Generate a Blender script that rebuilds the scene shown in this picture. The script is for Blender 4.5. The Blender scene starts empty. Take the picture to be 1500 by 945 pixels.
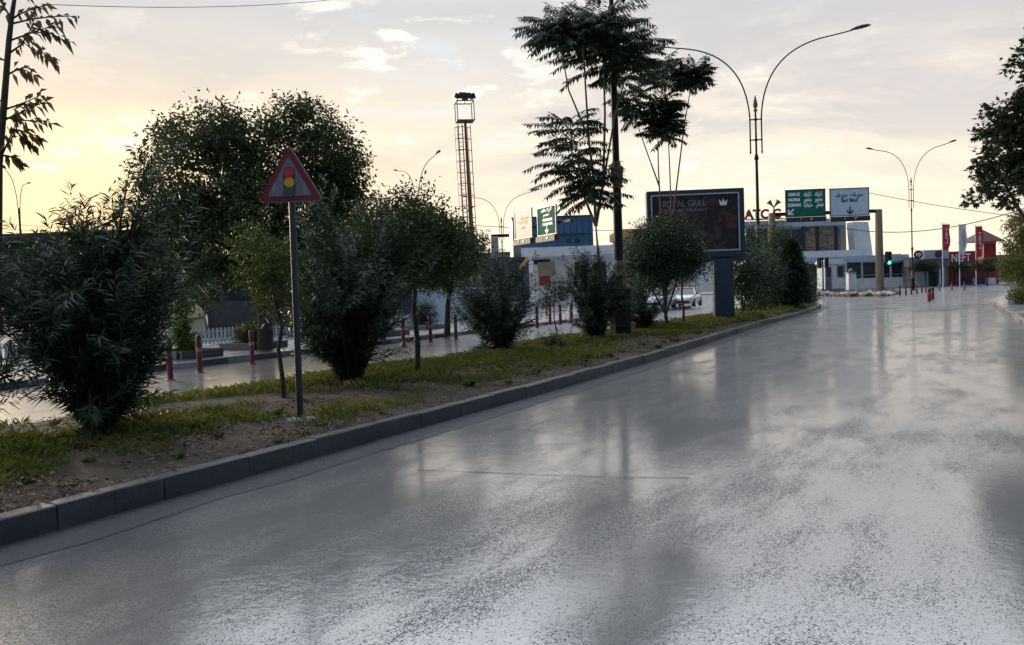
import bpy, math, random
import numpy as np
from mathutils import Vector, Matrix, noise as mnoise

random.seed(7)
RNG = np.random.default_rng(11)
R = math.radians
scene = bpy.context.scene
COL = scene.collection

# ------------------------------------------------------------------ camera
F, PW, PH = 1200.0, 1500.0, 945.0
CAMZ = 1.75
PITCH = math.atan(45.5 / F)
ROLL = R(2.0)
fwd = Vector((0, math.cos(PITCH), -math.sin(PITCH)))
up0 = Vector((0, math.sin(PITCH), math.cos(PITCH)))
rt0 = Vector((1, 0, 0))
rt = rt0 * math.cos(ROLL) - up0 * math.sin(ROLL)
up = up0 * math.cos(ROLL) + rt0 * math.sin(ROLL)
cam_d = bpy.data.cameras.new('camera')
cam_d.sensor_width = 36.0
cam_d.lens = 36.0 * F / PW
cam_d.clip_end = 6000
cam_d.clip_start = 0.05
cam = bpy.data.objects.new('camera', cam_d)
COL.objects.link(cam)
M = Matrix((rt, up, -fwd)).transposed().to_4x4()
M.translation = Vector((0, 0, CAMZ))
cam.matrix_world = M
scene.camera = cam


def ray(x, y):
    return fwd + rt * ((x - PW / 2) / F) - up * ((y - PH / 2) / F)


def G(x, y, z=0.0):
    """point of the plane at height z seen at photograph position x, y"""
    d = ray(x, y)
    k = (z - CAMZ) / d.z
    return Vector((0, 0, CAMZ)) + d * k


def W(x, y, Y):
    d = ray(x, y)
    return Vector((0, 0, CAMZ)) + d * (Y / d.y)


# road axis
AX = Vector((0.482, 0.876, 0)).normalized()
AN = Vector((AX.y, -AX.x, 0))
ROADROT = math.atan2(AX.y, AX.x)


def ST(s, t, z=0.0):
    v = AX * s + AN * t
    return Vector((v.x, v.y, z))


def to_st(p):
    return (p.x * AX.x + p.y * AX.y, p.x * AN.x + p.y * AN.y)


# ------------------------------------------------------------------ materials
def newmat(name):
    m = bpy.data.materials.new(name)
    m.use_nodes = True
    nt = m.node_tree
    b = nt.nodes['Principled BSDF']
    return m, nt, b


def N(nt, t, **kw):
    n = nt.nodes.new(t)
    for k, v in kw.items():
        setattr(n, k, v)
    return n


def ramp(nt, stops):
    r = N(nt, 'ShaderNodeValToRGB')
    e = r.color_ramp.elements
    while len(e) < len(stops):
        e.new(0.5)
    for el, (p, c) in zip(e, stops):
        el.position = p
        el.color = (c[0], c[1], c[2], 1)
    return r


def noise_tex(nt, scale, detail=4.0, rough=0.55, vec=None, stretch=None):
    n = N(nt, 'ShaderNodeTexNoise')
    n.inputs['Scale'].default_value = scale
    n.inputs['Detail'].default_value = detail
    n.inputs['Roughness'].default_value = rough
    if vec is None:
        tc = N(nt, 'ShaderNodeTexCoord')
        vec = tc.outputs['Object']
    if stretch:
        mp = N(nt, 'ShaderNodeMapping')
        mp.inputs['Scale'].default_value = stretch
        nt.links.new(vec, mp.inputs['Vector'])
        vec = mp.outputs['Vector']
    nt.links.new(vec, n.inputs['Vector'])
    return n


def mat(name, col, rough=0.6, var=0.18, scale=3.0, metal=0.0, bump=0.0, bscale=40.0, spec=0.5, dirt=None, coat=0.0):
    """painted / plain surface with uneven colour, a second tone of wear and a fine bump"""
    m, nt, b = newmat(name)
    L = nt.links
    n1 = noise_tex(nt, scale, 6, 0.6)
    lo = [c * (1 - var) for c in col]
    hi = [min(1, c * (1 + var * 0.7)) for c in col]
    r = ramp(nt, [(0.3, lo), (0.7, hi)])
    L.new(n1.outputs['Fac'], r.inputs['Fac'])
    out = r.outputs['Color']
    if dirt:
        n2 = noise_tex(nt, scale * 2.3, 8, 0.7, stretch=(1, 1, 0.25))
        rr = ramp(nt, [(0.5, (0, 0, 0)), (0.72, (1, 1, 1))])
        L.new(n2.outputs['Fac'], rr.inputs['Fac'])
        mx = N(nt, 'ShaderNodeMixRGB')
        mx.inputs['Color2'].default_value = (*dirt, 1)
        mu = N(nt, 'ShaderNodeMath', operation='MULTIPLY')
        mu.inputs[1].default_value = 0.6
        L.new(rr.outputs['Color'], mu.inputs[0])
        L.new(mu.outputs[0], mx.inputs['Fac'])
        L.new(out, mx.inputs['Color1'])
        out = mx.outputs['Color']
    L.new(out, b.inputs['Base Color'])
    nr = noise_tex(nt, scale * 4, 4)
    mr = N(nt, 'ShaderNodeMapRange')
    mr.inputs['To Min'].default_value = max(0.03, rough - 0.12)
    mr.inputs['To Max'].default_value = min(1, rough + 0.12)
    L.new(nr.outputs['Fac'], mr.inputs['Value'])
    L.new(mr.outputs['Result'], b.inputs['Roughness'])
    b.inputs['Metallic'].default_value = metal
    b.inputs['Specular IOR Level'].default_value = spec
    b.inputs['Coat Weight'].default_value = coat
    if bump:
        nb = noise_tex(nt, bscale, 6, 0.65)
        bp = N(nt, 'ShaderNodeBump')
        bp.inputs['Strength'].default_value = bump
        bp.inputs['Distance'].default_value = 0.02
        L.new(nb.outputs['Fac'], bp.inputs['Height'])
        L.new(bp.outputs['Normal'], b.inputs['Normal'])
    return m


def leafmat(name, dark, light, trans=0.35, rough=0.42, scale=2.2, warm=None):
    m, nt, b = newmat(name)
    L = nt.links
    n1 = noise_tex(nt, scale, 3, 0.6)
    n2 = noise_tex(nt, 23.0, 2, 0.5)
    mx = N(nt, 'ShaderNodeMath', operation='MULTIPLY_ADD')
    mx.inputs[1].default_value = 0.45
    L.new(n2.outputs['Fac'], mx.inputs[0])
    m2 = N(nt, 'ShaderNodeMath', operation='MULTIPLY')
    m2.inputs[1].default_value = 0.6
    L.new(n1.outputs['Fac'], m2.inputs[0])
    L.new(m2.outputs[0], mx.inputs[2])
    st = [(0.36, dark), (0.62, light)]
    if warm:
        st.append((0.74, warm))
    r = ramp(nt, st)
    L.new(mx.outputs[0], r.inputs['Fac'])
    L.new(r.outputs['Color'], b.inputs['Base Color'])
    b.inputs['Roughness'].default_value = rough
    b.inputs['Specular IOR Level'].default_value = 0.25
    tr = N(nt, 'ShaderNodeBsdfTranslucent')
    br = N(nt, 'ShaderNodeBrightContrast')
    hs = N(nt, 'ShaderNodeHueSaturation')
    hs.inputs['Hue'].default_value = 0.485
    hs.inputs['Saturation'].default_value = 1.15
    hs.inputs['Value'].default_value = 1.5
    L.new(r.outputs['Color'], hs.inputs['Color'])
    L.new(hs.outputs['Color'], tr.inputs['Color'])
    mix = N(nt, 'ShaderNodeMixShader')
    mix.inputs['Fac'].default_value = trans
    L.new(b.outputs['BSDF'], mix.inputs[1])
    L.new(tr.outputs['BSDF'], mix.inputs[2])
    L.new(mix.outputs['Shader'], nt.nodes['Material Output'].inputs['Surface'])
    nt.nodes.remove(br)
    return m


def wet_asphalt(name='wet asphalt', speck=0.0, ior=10.0, sc=1.0, dull=0.9, rip=(0.07, 0.03, 0.16, 0.10)):
    """asphalt under a film of rain; the darker stones stand out of the film"""
    m, nt, b = newmat(name)
    L = nt.links
    tc = N(nt, 'ShaderNodeTexCoord')
    V = tc.outputs['Object']
    fine = noise_tex(nt, 70 * sc, 5, 0.75, V)
    lump = noise_tex(nt, 24 * sc, 4, 0.7, V)
    grit = noise_tex(nt, 150 * sc, 3, 0.7, V)
    big = noise_tex(nt, 0.33, 4, 0.6, V, (0.7, 1.6, 1))
    mid = noise_tex(nt, 1.7, 5, 0.62, V, (0.45, 1.3, 1))
    rc = ramp(nt, [(0.25, (0.02, 0.022, 0.026)), (0.7, (0.065, 0.067, 0.072))])
    L.new(grit.outputs['Fac'], rc.inputs['Fac'])
    L.new(rc.outputs['Color'], b.inputs['Base Color'])
    b.inputs['Roughness'].default_value = 0.6
    b.inputs['Specular IOR Level'].default_value = 0.2

    def ma(op, p, q):
        n = N(nt, 'ShaderNodeMath', operation=op)
        for k, v in enumerate((p, q)):
            if isinstance(v, (int, float)): n.inputs[k].default_value = v
            else: L.new(v, n.inputs[k])
        return n.outputs[0]

    def mr(v, a0, a1, b0, b1):
        n = N(nt, 'ShaderNodeMapRange', interpolation_type='SMOOTHSTEP')
        L.new(v, n.inputs['Value'])
        for key, q in zip(('From Min', 'From Max', 'To Min', 'To Max'), (a0, a1, b0, b1)):
            n.inputs[key].default_value = q
        return n.outputs['Result']
    # depth of the film: 0 thin .. 1 standing water
    film = mr(ma('ADD', ma('MULTIPLY', big.outputs['Fac'], 0.45), ma('MULTIPLY', mid.outputs['Fac'], 0.55)), 0.36, 0.60, 0.0, 1.0)
    # stones: broken noise over a threshold that rises with the film
    th = ma('ADD', ma('MULTIPLY', film, 0.085), 0.468 - speck)
    st = mr(ma('SUBTRACT', ma('ADD', ma('MULTIPLY', fine.outputs['Fac'], 0.72), ma('MULTIPLY', lump.outputs['Fac'], 0.28)), th), 0.0, 0.03, 0.0, 1.0)
    wave = noise_tex(nt, 6.5 * sc, 4, 0.62, V, (1.0, 0.8, 1))
    hs = ma('ADD', ma('MULTIPLY', fine.outputs['Fac'], 0.5), ma('ADD', ma('MULTIPLY', lump.outputs['Fac'], 1.5), ma('MULTIPLY', wave.outputs['Fac'], 4.0)))

    def bumped(s0, s1):
        bp = N(nt, 'ShaderNodeBump')
        bp.inputs['Distance'].default_value = 0.012
        L.new(mr(film, 0.0, 1.0, s0, s1), bp.inputs['Strength'])
        L.new(hs, bp.inputs['Height'])
        return bp.outputs['Normal']
    nS, nR = bumped(rip[0], rip[1]), bumped(rip[2], rip[3])
    L.new(nR, b.inputs['Normal'])

    def gloss(rg, nn):
        g = N(nt, 'ShaderNodeBsdfGlossy')
        g.inputs['Color'].default_value = (0.96, 0.98, 1.0, 1)
        g.inputs['Roughness'].default_value = rg
        L.new(nn, g.inputs['Normal'])
        return g.outputs['BSDF']
    two = N(nt, 'ShaderNodeMixShader')          # smooth water between, rippled water over, the stones
    L.new(mr(film, 0.0, 1.0, 0.54, 0.76), two.inputs['Fac'])
    L.new(gloss(0.32, nR), two.inputs[1])
    L.new(gloss(0.07, nS), two.inputs[2])
    fr = N(nt, 'ShaderNodeFresnel')
    fr.inputs['IOR'].default_value = ior
    mx = N(nt, 'ShaderNodeMixShader')
    L.new(ma('MULTIPLY', fr.outputs['Fac'], ma('SUBTRACT', 1.0, ma('MULTIPLY', st, dull))), mx.inputs['Fac'])
    L.new(b.outputs['BSDF'], mx.inputs[1])
    L.new(two.outputs['Shader'], mx.inputs[2])
    L.new(mx.outputs['Shader'], nt.nodes['Material Output'].inputs['Surface'])
    return m



MT = {}
MT['asphalt'] = wet_asphalt()


def dirt_mat():
    m, nt, b = newmat('damp earth')
    L = nt.links
    n = noise_tex(nt, 1.1, 8, 0.7)
    r = ramp(nt, [(0.3, (0.018, 0.014, 0.011)), (0.5, (0.046, 0.037, 0.028)), (0.7, (0.095, 0.076, 0.055))])
    L.new(n.outputs['Fac'], r.inputs['Fac'])
    n2 = noise_tex(nt, 30, 6, 0.7)
    mx = N(nt, 'ShaderNodeMixRGB', blend_type='OVERLAY')
    mx.inputs['Fac'].default_value = 0.6
    L.new(r.outputs['Color'], mx.inputs['Color1'])
    L.new(n2.outputs['Color'], mx.inputs['Color2'])
    bw = N(nt, 'ShaderNodeRGBToBW')
    L.new(n2.outputs['Color'], bw.inputs['Color'])
    L.new(bw.outputs['Val'], mx.inputs['Color2'])
    L.new(mx.outputs['Color'], b.inputs['Base Color'])
    b.inputs['Roughness'].default_value = 0.85
    b.inputs['Specular IOR Level'].default_value = 0.25
    bp = N(nt, 'ShaderNodeBump')
    bp.inputs['Strength'].default_value = 0.8
    bp.inputs['Distance'].default_value = 0.04
    L.new(n2.outputs['Fac'], bp.inputs['Height'])
    L.new(bp.outputs['Normal'], b.inputs['Normal'])
    return m


MT['gutter'] = wet_asphalt('wet gravelly gutter', 0.085, 3.6, 0.6, 0.97, (0.22, 0.16, 0.25, 0.2))
MT['dirt'] = dirt_mat()
MT['kerb'] = mat('damp kerb concrete', (0.042, 0.047, 0.051), 0.45, 0.4, 2.5, bump=0.35, bscale=60, dirt=(0.04, 0.038, 0.034))
MT['kerb_worn'] = mat('worn kerb concrete', (0.05, 0.053, 0.054), 0.55, 0.5, 4, bump=0.6, bscale=35, dirt=(0.03, 0.03, 0.028))
MT['kerb_pale'] = mat('pale kerb concrete', (0.2, 0.2, 0.2), 0.5, 0.35, 1.5, bump=0.3, bscale=50, dirt=(0.07, 0.07, 0.07))
MT['paving'] = wet_asphalt('wet pale paving', -0.06, 3.0, 0.5)
MT['steel_grey'] = mat('grey painted steel', (0.03, 0.037, 0.046), 0.5, 0.2, 5, metal=0.3, bump=0.05)
MT['galv'] = mat('galvanised steel', (0.32, 0.33, 0.34), 0.42, 0.2, 6, metal=0.7, bump=0.05, dirt=(0.15, 0.12, 0.1))
MT['lamp_dark'] = mat('dark brown lamp paint', (0.009, 0.007, 0.007), 0.55, 0.3, 4, bump=0.06, spec=0.25)
MT['lamp_gold'] = mat('worn gold paint', (0.13, 0.098, 0.045), 0.42, 0.4, 9, metal=0.35, bump=0.15, dirt=(0.03, 0.025, 0.02))
MT['rust'] = mat('rust red tower paint', (0.14, 0.055, 0.035), 0.6, 0.3, 4, bump=0.1)
MT['black'] = mat('black housing', (0.018, 0.018, 0.02), 0.5, 0.25, 6)
MT['red_paint'] = mat('red paint', (0.36, 0.02, 0.02), 0.45, 0.25, 5, dirt=(0.12, 0.02, 0.015))
MT['bollard_red'] = mat('bollard red', (0.14, 0.013, 0.015), 0.42, 0.25, 8, dirt=(0.1, 0.02, 0.02))
MT['bollard_pale'] = mat('worn pink bollard band', (0.3, 0.12, 0.11), 0.5, 0.3, 9)
MT['bollard_dark'] = mat('bollard dark band', (0.03, 0.018, 0.02), 0.5, 0.2, 8)
MT['sign_red'] = mat('sign red film', (0.13, 0.008, 0.014), 0.35, 0.15, 6)
MT['sign_white'] = mat('sign white film', (0.10, 0.122, 0.148), 0.35, 0.1, 4, dirt=(0.4, 0.42, 0.42))
MT['sign_amber'] = mat('sign amber film', (0.5, 0.26, 0.02), 0.35, 0.1, 6)
MT['sign_bottle'] = mat('sign dark green film', (0.02, 0.07, 0.055), 0.35, 0.1, 6)
MT['road_green'] = mat('road sign green', (0.010, 0.12, 0.085), 0.75, 0.15, 1.2, spec=0.12)
MT['road_white'] = mat('road sign grey white', (0.42, 0.5, 0.6), 0.4, 0.1, 1.2)
MT['road_beige'] = mat('faded road sign beige', (0.5, 0.45, 0.38), 0.5, 0.12, 1.0, dirt=(0.38, 0.33, 0.24))
MT['letter_white'] = mat('white lettering', (0.75, 0.78, 0.78), 0.4, 0.05, 3)
MT['letter_dark'] = mat('dark blue lettering', (0.015, 0.02, 0.06), 0.4, 0.05, 3)
MT['letter_ochre'] = mat('worn ochre lettering', (0.34, 0.25, 0.09), 0.5, 0.2, 5)
MT['letter_grey'] = mat('soft grey lettering', (0.2, 0.22, 0.24), 0.5, 0.1, 5)
MT['bb_blue'] = mat('billboard blue paint', (0.013, 0.034, 0.058), 0.4, 0.2, 2.0, dirt=(0.012, 0.035, 0.06))
MT['bb_trim'] = mat('billboard silver trim', (0.42, 0.48, 0.55), 0.35, 0.1, 3, metal=0.4)
MT['concrete'] = mat('weathered concrete', (0.27, 0.26, 0.24), 0.75, 0.3, 1.5, bump=0.3, dirt=(0.12, 0.11, 0.1))
MT['pole_tan'] = mat('tan painted post', (0.2, 0.16, 0.12), 0.55, 0.3, 3, dirt=(0.1, 0.08, 0.06))
MT['white_wall'] = mat('white render', (0.66, 0.68, 0.7), 0.6, 0.12, 0.8, dirt=(0.45, 0.45, 0.44))
MT['pale_blue_wall'] = mat('pale blue cladding', (0.36, 0.45, 0.54), 0.45, 0.18, 0.6, dirt=(0.25, 0.3, 0.36))
MT['blue_clad'] = mat('blue cladding', (0.03, 0.11, 0.24), 0.4, 0.3, 0.5, dirt=(0.02, 0.06, 0.13))
MT['blue_joint'] = mat('dark joint', (0.015, 0.035, 0.075), 0.5, 0.2, 1)
MT['beige_wall'] = mat('beige render', (0.34, 0.29, 0.2), 0.75, 0.25, 0.7, bump=0.2, dirt=(0.2, 0.17, 0.12))
MT['dark_wall'] = mat('dark green boarding', (0.011, 0.017, 0.02), 0.6, 0.35, 0.8, bump=0.2)
MT['dark_roof'] = mat('dark roof sheet', (0.035, 0.035, 0.04), 0.5, 0.3, 0.9)
MT['grey_wall'] = mat('grey render', (0.2, 0.2, 0.21), 0.7, 0.25, 0.7, dirt=(0.12, 0.12, 0.12))
MT['red_wall'] = mat('red cladding', (0.28, 0.014, 0.022), 0.4, 0.25, 0.8, dirt=(0.14, 0.01, 0.015))
MT['brown_tile'] = mat('brown tile roof', (0.11, 0.05, 0.045), 0.7, 0.35, 3, bump=0.4, bscale=6)
MT['orange_wall'] = mat('warm ochre wall', (0.46, 0.27, 0.1), 0.7, 0.2, 1)
MT['flag_red'] = mat('red flag cloth', (0.46, 0.02, 0.035), 0.7, 0.15, 1.5)
MT['flag_white'] = mat('white flag cloth', (0.62, 0.6, 0.62), 0.7, 0.1, 1.5)
MT['purple'] = mat('purple sign face', (0.035, 0.022, 0.09), 0.4, 0.2, 2)
MT['yellow_paint'] = mat('yellow kerb paint', (0.24, 0.19, 0.09), 0.6, 0.3, 3, dirt=(0.15, 0.11, 0.05))
MT['black_paint'] = mat('black kerb paint', (0.03, 0.03, 0.032), 0.6, 0.3, 3)
MT['bark'] = mat('dark bark', (0.045, 0.034, 0.026), 0.85, 0.4, 8, bump=0.6, bscale=30)
MT['bark_pale'] = mat('pale brown bark', (0.11, 0.078, 0.055), 0.8, 0.35, 8, bump=0.4, bscale=30)
MT['car_white'] = mat('white car paint', (0.68, 0.7, 0.72), 0.22, 0.06, 2, coat=0.6)
MT['tyre'] = mat('tyre rubber', (0.018, 0.018, 0.018), 0.8, 0.2, 12)
MT['rim'] = mat('alloy rim', (0.45, 0.45, 0.46), 0.3, 0.1, 8, metal=0.8)
MT['wire'] = mat('overhead cable', (0.05, 0.05, 0.05), 0.6, 0.1, 2)
MT['cooler_red'] = mat('faded red crate plastic', (0.34, 0.03, 0.04), 0.45, 0.2, 3, dirt=(0.2, 0.03, 0.04))
MT['fence_white'] = mat('chalky white picket paint', (0.3, 0.33, 0.36), 0.55, 0.2, 5, dirt=(0.3, 0.32, 0.34))
MT['rock'] = mat('rough white stone', (0.48, 0.45, 0.4), 0.8, 0.3, 3, bump=0.4)


def glass_mat(name, col, rough=0.08):
    m, nt, b = newmat(name)
    n = noise_tex(nt, 0.35, 4, 0.6)
    r = ramp(nt, [(0.35, [c * 0.5 for c in col]), (0.65, col)])
    nt.links.new(n.outputs['Fac'], r.inputs['Fac'])
    nt.links.new(r.outputs['Color'], b.inputs['Base Color'])
    b.inputs['Roughness'].default_value = rough
    b.inputs['Specular IOR Level'].default_value = 0.6
    return m


MT['glass'] = glass_mat('dark tinted glass', (0.02, 0.04, 0.055))
MT['glass_teal'] = glass_mat('teal tinted glass', (0.02, 0.075, 0.095))


def art_mat(name, stops, scale=1.4):
    """a printed picture: soft-edged food-like blotches on a dark ground"""
    m, nt, b = newmat(name)
    n = noise_tex(nt, scale, 5, 0.6, stretch=(1, 1, 1.6))
    n.inputs['Distortion'].default_value = 1.4
    r = ramp(nt, stops)
    nt.links.new(n.outputs['Fac'], r.inputs['Fac'])
    nt.links.new(r.outputs['Color'], b.inputs['Base Color'])
    b.inputs['Roughness'].default_value = 0.3
    return m


MT['grill_art'] = art_mat('grill poster print', [(0.3, (0.006, 0.006, 0.01)), (0.5, (0.012, 0.009, 0.01)), (0.57, (0.09, 0.03, 0.02)), (0.63, (0.03, 0.016, 0.012)), (0.70, (0.13, 0.075, 0.04))], 1.3)
MT['facade_art'] = art_mat('facade print', [(0.3, (0.03, 0.03, 0.035)), (0.45, (0.14, 0.12, 0.11)), (0.55, (0.32, 0.2, 0.1)), (0.62, (0.12, 0.2, 0.05)), (0.72, (0.4, 0.34, 0.24))], 0.45)


def emit_mat(name, col, s):
    m, nt, b = newmat(name)
    b.inputs['Base Color'].default_value = (*[c * 0.3 for c in col], 1)
    b.inputs['Emission Color'].default_value = (*col, 1)
    b.inputs['Emission Strength'].default_value = s
    return m


MT['green_lit'] = emit_mat('lit green signal', (0.05, 1.0, 0.62), 1.6)
MT['lamp_lit'] = emit_mat('lit headlight', (0.9, 0.95, 1.0), 2.5)

MT['leaf_oleander'] = leafmat('oleander leaf', (0.009, 0.022, 0.014), (0.032, 0.061, 0.029), 0.22, 0.38)
MT['leaf_yellowish'] = leafmat('young yellow green leaf', (0.018, 0.036, 0.009), (0.06, 0.085, 0.018), 0.32, 0.5, 3.0, (0.13, 0.13, 0.03))
MT['leaf_big'] = leafmat('broad tree leaf', (0.013, 0.024, 0.010), (0.043, 0.061, 0.020), 0.35, 0.5, 1.2)
MT['leaf_ailanthus'] = leafmat('compound leaf', (0.010, 0.022, 0.014), (0.029, 0.050, 0.023), 0.22, 0.45)
MT['leaf_plane'] = leafmat('lobed leaf', (0.014, 0.023, 0.013), (0.036, 0.050, 0.023), 0.3, 0.5)
MT['leaf_olive'] = leafmat('olive leaf', (0.04, 0.05, 0.014), (0.11, 0.11, 0.03), 0.3, 0.55, 1.5, (0.17, 0.14, 0.04))
MT['leaf_ivy'] = leafmat('bright ivy leaf', (0.03, 0.08, 0.012), (0.11, 0.2, 0.03), 0.35, 0.5)
MT['leaf_brownish'] = leafmat('bronze tinged leaf', (0.03, 0.028, 0.016), (0.075, 0.06, 0.03), 0.4, 0.5, 3.0)
MT['grass'] = leafmat('short grass', (0.05, 0.072, 0.02), (0.13, 0.145, 0.042), 0.35, 0.65, 1.7, (0.25, 0.19, 0.09))
MT['litter'] = mat('fallen dry leaves', (0.15, 0.095, 0.045), 0.8, 0.6, 9)
MT['flower'] = mat('pale oleander flower', (0.6, 0.5, 0.5), 0.6, 0.1, 5)


# ------------------------------------------------------------------ builders
def tag(o, label=None, cat=None, group=None, kind=None):
    if label: o['label'] = label
    if cat: o['category'] = cat
    if group: o['group'] = group
    if kind: o['kind'] = kind
    return o


def thing(name, loc, rz=0.0, label=None, cat=None, group=None):
    o = bpy.data.objects.new(name, None)
    o.empty_display_size = 0.2
    COL.objects.link(o)
    o.location = loc
    o.rotation_euler = (0, 0, rz)
    return tag(o, label, cat, group)


def copy_tree(o, parent=None):
    c = o.copy()
    COL.objects.link(c)
    c.parent = parent
    for ch in list(o.children):
        copy_tree(ch, c)
    return c


class MB:
    def __init__(self):
        self.v, self.f, self.m, self.s = [], [], [], []

    def add(self, vs, fs, mi=0, smooth=False):
        b = len(self.v)
        self.v += [tuple(p) for p in vs]
        for f in fs:
            self.f.append([b + i for i in f])
            self.m.append(mi)
            self.s.append(smooth)
        return self

    def box(self, c, s, mi=0, rot=None, bev=0.0):
        x, y, z = s[0] / 2, s[1] / 2, s[2] / 2
        c = Vector(c)
        if bev <= 0:
            vs = [Vector((a * x, b * y, d * z)) for d in (-1, 1) for b in (-1, 1) for a in (-1, 1)]
            fs = [(0, 2, 3, 1), (4, 5, 7, 6), (0, 1, 5, 4), (2, 6, 7, 3), (0, 4, 6, 2), (1, 3, 7, 5)]
        else:
            b_ = min(bev, x * 0.9, y * 0.9, z * 0.9)
            vs, fs = [], []
            for zz, k in ((-z, b_), (-z + b_, 0), (z - b_, 0), (z, b_)):
                xx, yy = x - k, y - k
                q = b_ * 0.6
                ring = [(-xx + q, -yy), (xx - q, -yy), (xx, -yy + q), (xx, yy - q), (xx - q, yy), (-xx + q, yy), (-xx, yy - q), (-xx, -yy + q)]
                vs += [Vector((a, b, zz)) for a, b in ring]
            for l in range(3):
                for i in range(8):
                    j = (i + 1) % 8
                    fs.append((l * 8 + i, l * 8 + j, l * 8 + 8 + j, l * 8 + 8 + i))
            fs.append(tuple(range(7, -1, -1)))
            fs.append(tuple(range(24, 32)))
        if rot is not None:
            vs = [rot @ p for p in vs]
        return self.add([c + p for p in vs], fs, mi)

    def span(self, a, b, mi=0):
        """axis aligned box between two corners"""
        c = [(p + q) / 2 for p, q in zip(a, b)]
        return self.box(c, [abs(q - p) for p, q in zip(a, b)], mi)

    def tube(self, path, radii, n=8, mi=0, cap=True):
        path = [Vector(p) for p in path]
        if not hasattr(radii, '__len__'):
            radii = [radii] * len(path)
        vs, fs = [], []
        ref = None
        for i, p in enumerate(path):
            a = path[max(0, i - 1)]
            b = path[min(len(path) - 1, i + 1)]
            t = (b - a)
            t = t.normalized() if t.length > 1e-9 else Vector((0, 0, 1))
            if ref is None:
                ref = Vector((1, 0, 0)) if abs(t.x) < 0.8 else Vector((0, 1, 0))
            u = (ref - t * ref.dot(t))
            u = u.normalized() if u.length > 1e-6 else t.orthogonal().normalized()
            ref = u
            w = t.cross(u)
            for k in range(n):
                a_ = 2 * math.pi * k / n
                vs.append(p + (u * math.cos(a_) + w * math.sin(a_)) * radii[i])
        for i in range(len(path) - 1):
            for k in range(n):
                j = (k + 1) % n
                fs.append((i * n + k, i * n + j, i * n + n + j, i * n + n + k))
        self.add(vs, fs, mi, True)
        if cap:
            m_ = len(path) - 1
            self.add(vs[:n], [tuple(range(n - 1, -1, -1))], mi)
            self.add(vs[m_ * n:], [tuple(range(n))], mi)
        return self

    def lathe(self, prof, n=16, mi=0, c=(0, 0, 0), smooth=True, ph=0.0):
        vs, fs = [], []
        for r, z in prof:
            for k in range(n):
                a = 2 * math.pi * k / n + ph
                vs.append((c[0] + r * math.cos(a), c[1] + r * math.sin(a), c[2] + z))
        for i in range(len(prof) - 1):
            for k in range(n):
                j = (k + 1) % n
                fs.append((i * n + k, i * n + j, i * n + n + j, i * n + n + k))
        self.add(vs, fs, mi, smooth)
        self.add(vs[:n], [tuple(range(n - 1, -1, -1))], mi)
        self.add(vs[-n:], [tuple(range(n))], mi)
        return self

    def prism(self, poly, y0, y1, mi=0):
        """polygon in x,z pushed from y0 to y1"""
        n = len(poly)
        vs = [(x, y0, z) for x, z in poly] + [(x, y1, z) for x, z in poly]
        fs = [tuple(range(n)), tuple(range(2 * n - 1, n - 1, -1))]
        fs += [(i, n + i, n + (i + 1) % n, (i + 1) % n) for i in range(n)]
        return self.add(vs, fs, mi)

    def slab(self, poly, z0, z1, mi=0):
        n = len(poly)
        vs = [(p[0], p[1], z0) for p in poly] + [(p[0], p[1], z1) for p in poly]
        fs = [tuple(range(n - 1, -1, -1)), tuple(range(n, 2 * n))]
        fs += [(i, (i + 1) % n, n + (i + 1) % n, n + i) for i in range(n)]
        return self.add(vs, fs, mi)

    def build(self, name, mats, parent=None, label=None):
        me = bpy.data.meshes.new(name)
        me.from_pydata(self.v, [], self.f)
        if not isinstance(mats, (list, tuple)):
            mats = [mats]
        for m in mats:
            me.materials.append(m)
        me.polygons.foreach_set('material_index', self.m)
        me.polygons.foreach_set('use_smooth', self.s)
        me.update()
        o = bpy.data.objects.new(name, me)
        COL.objects.link(o)
        if parent is not None:
            o.parent = parent
        if label: o['label'] = label
        return o


def np_mesh(name, V, Q, m, parent=None):
    """quad mesh from arrays"""
    me = bpy.data.meshes.new(name)
    nv, nq, k = len(V), len(Q), Q.shape[1]
    me.vertices.add(nv)
    me.vertices.foreach_set('co', np.ascontiguousarray(V, dtype=np.float32).ravel())
    me.loops.add(nq * k)
    me.loops.foreach_set('vertex_index', np.ascontiguousarray(Q, dtype=np.int32).ravel())
    me.polygons.add(nq)
    me.polygons.foreach_set('loop_start', np.arange(0, nq * k, k, dtype=np.int32))
    me.materials.append(m)
    me.update(calc_edges=True)
    o = bpy.data.objects.new(name, me)
    COL.objects.link(o)
    if parent is not None:
        o.parent = parent
    return o


def unit(a):
    return a / np.maximum(np.linalg.norm(a, axis=-1, keepdims=True), 1e-9)


class Leaves:
    def __init__(self):
        self.V, self.n = [], 0

    def kites(self, p, d, nr, L, Wd, fold=0.12, droop=0.12):
        p, d, nr = np.asarray(p, float), unit(np.asarray(d, float)), np.asarray(nr, float)
        L = np.broadcast_to(np.asarray(L, float), (len(p),))[:, None]
        Wd = np.broadcast_to(np.asarray(Wd, float), (len(p),))[:, None]
        s = unit(np.cross(d, nr))
        nn = np.cross(s, d)
        mid = p + d * L * 0.45
        a = p
        b = mid + s * Wd / 2 + nn * Wd * fold
        c = p + d * L - np.array([0, 0, 1.0]) * L * droop
        e = mid - s * Wd / 2 + nn * Wd * fold
        self.V.append(np.stack([a, b, c, e], 1).reshape(-1, 3))
        self.n += len(p)

    def build(self, name, m, parent):
        V = np.concatenate(self.V)
        return np_mesh(name, V, np.arange(len(V)).reshape(-1, 4), m, parent)


def rvec(n):
    return unit(RNG.normal(size=(n, 3)))


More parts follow.
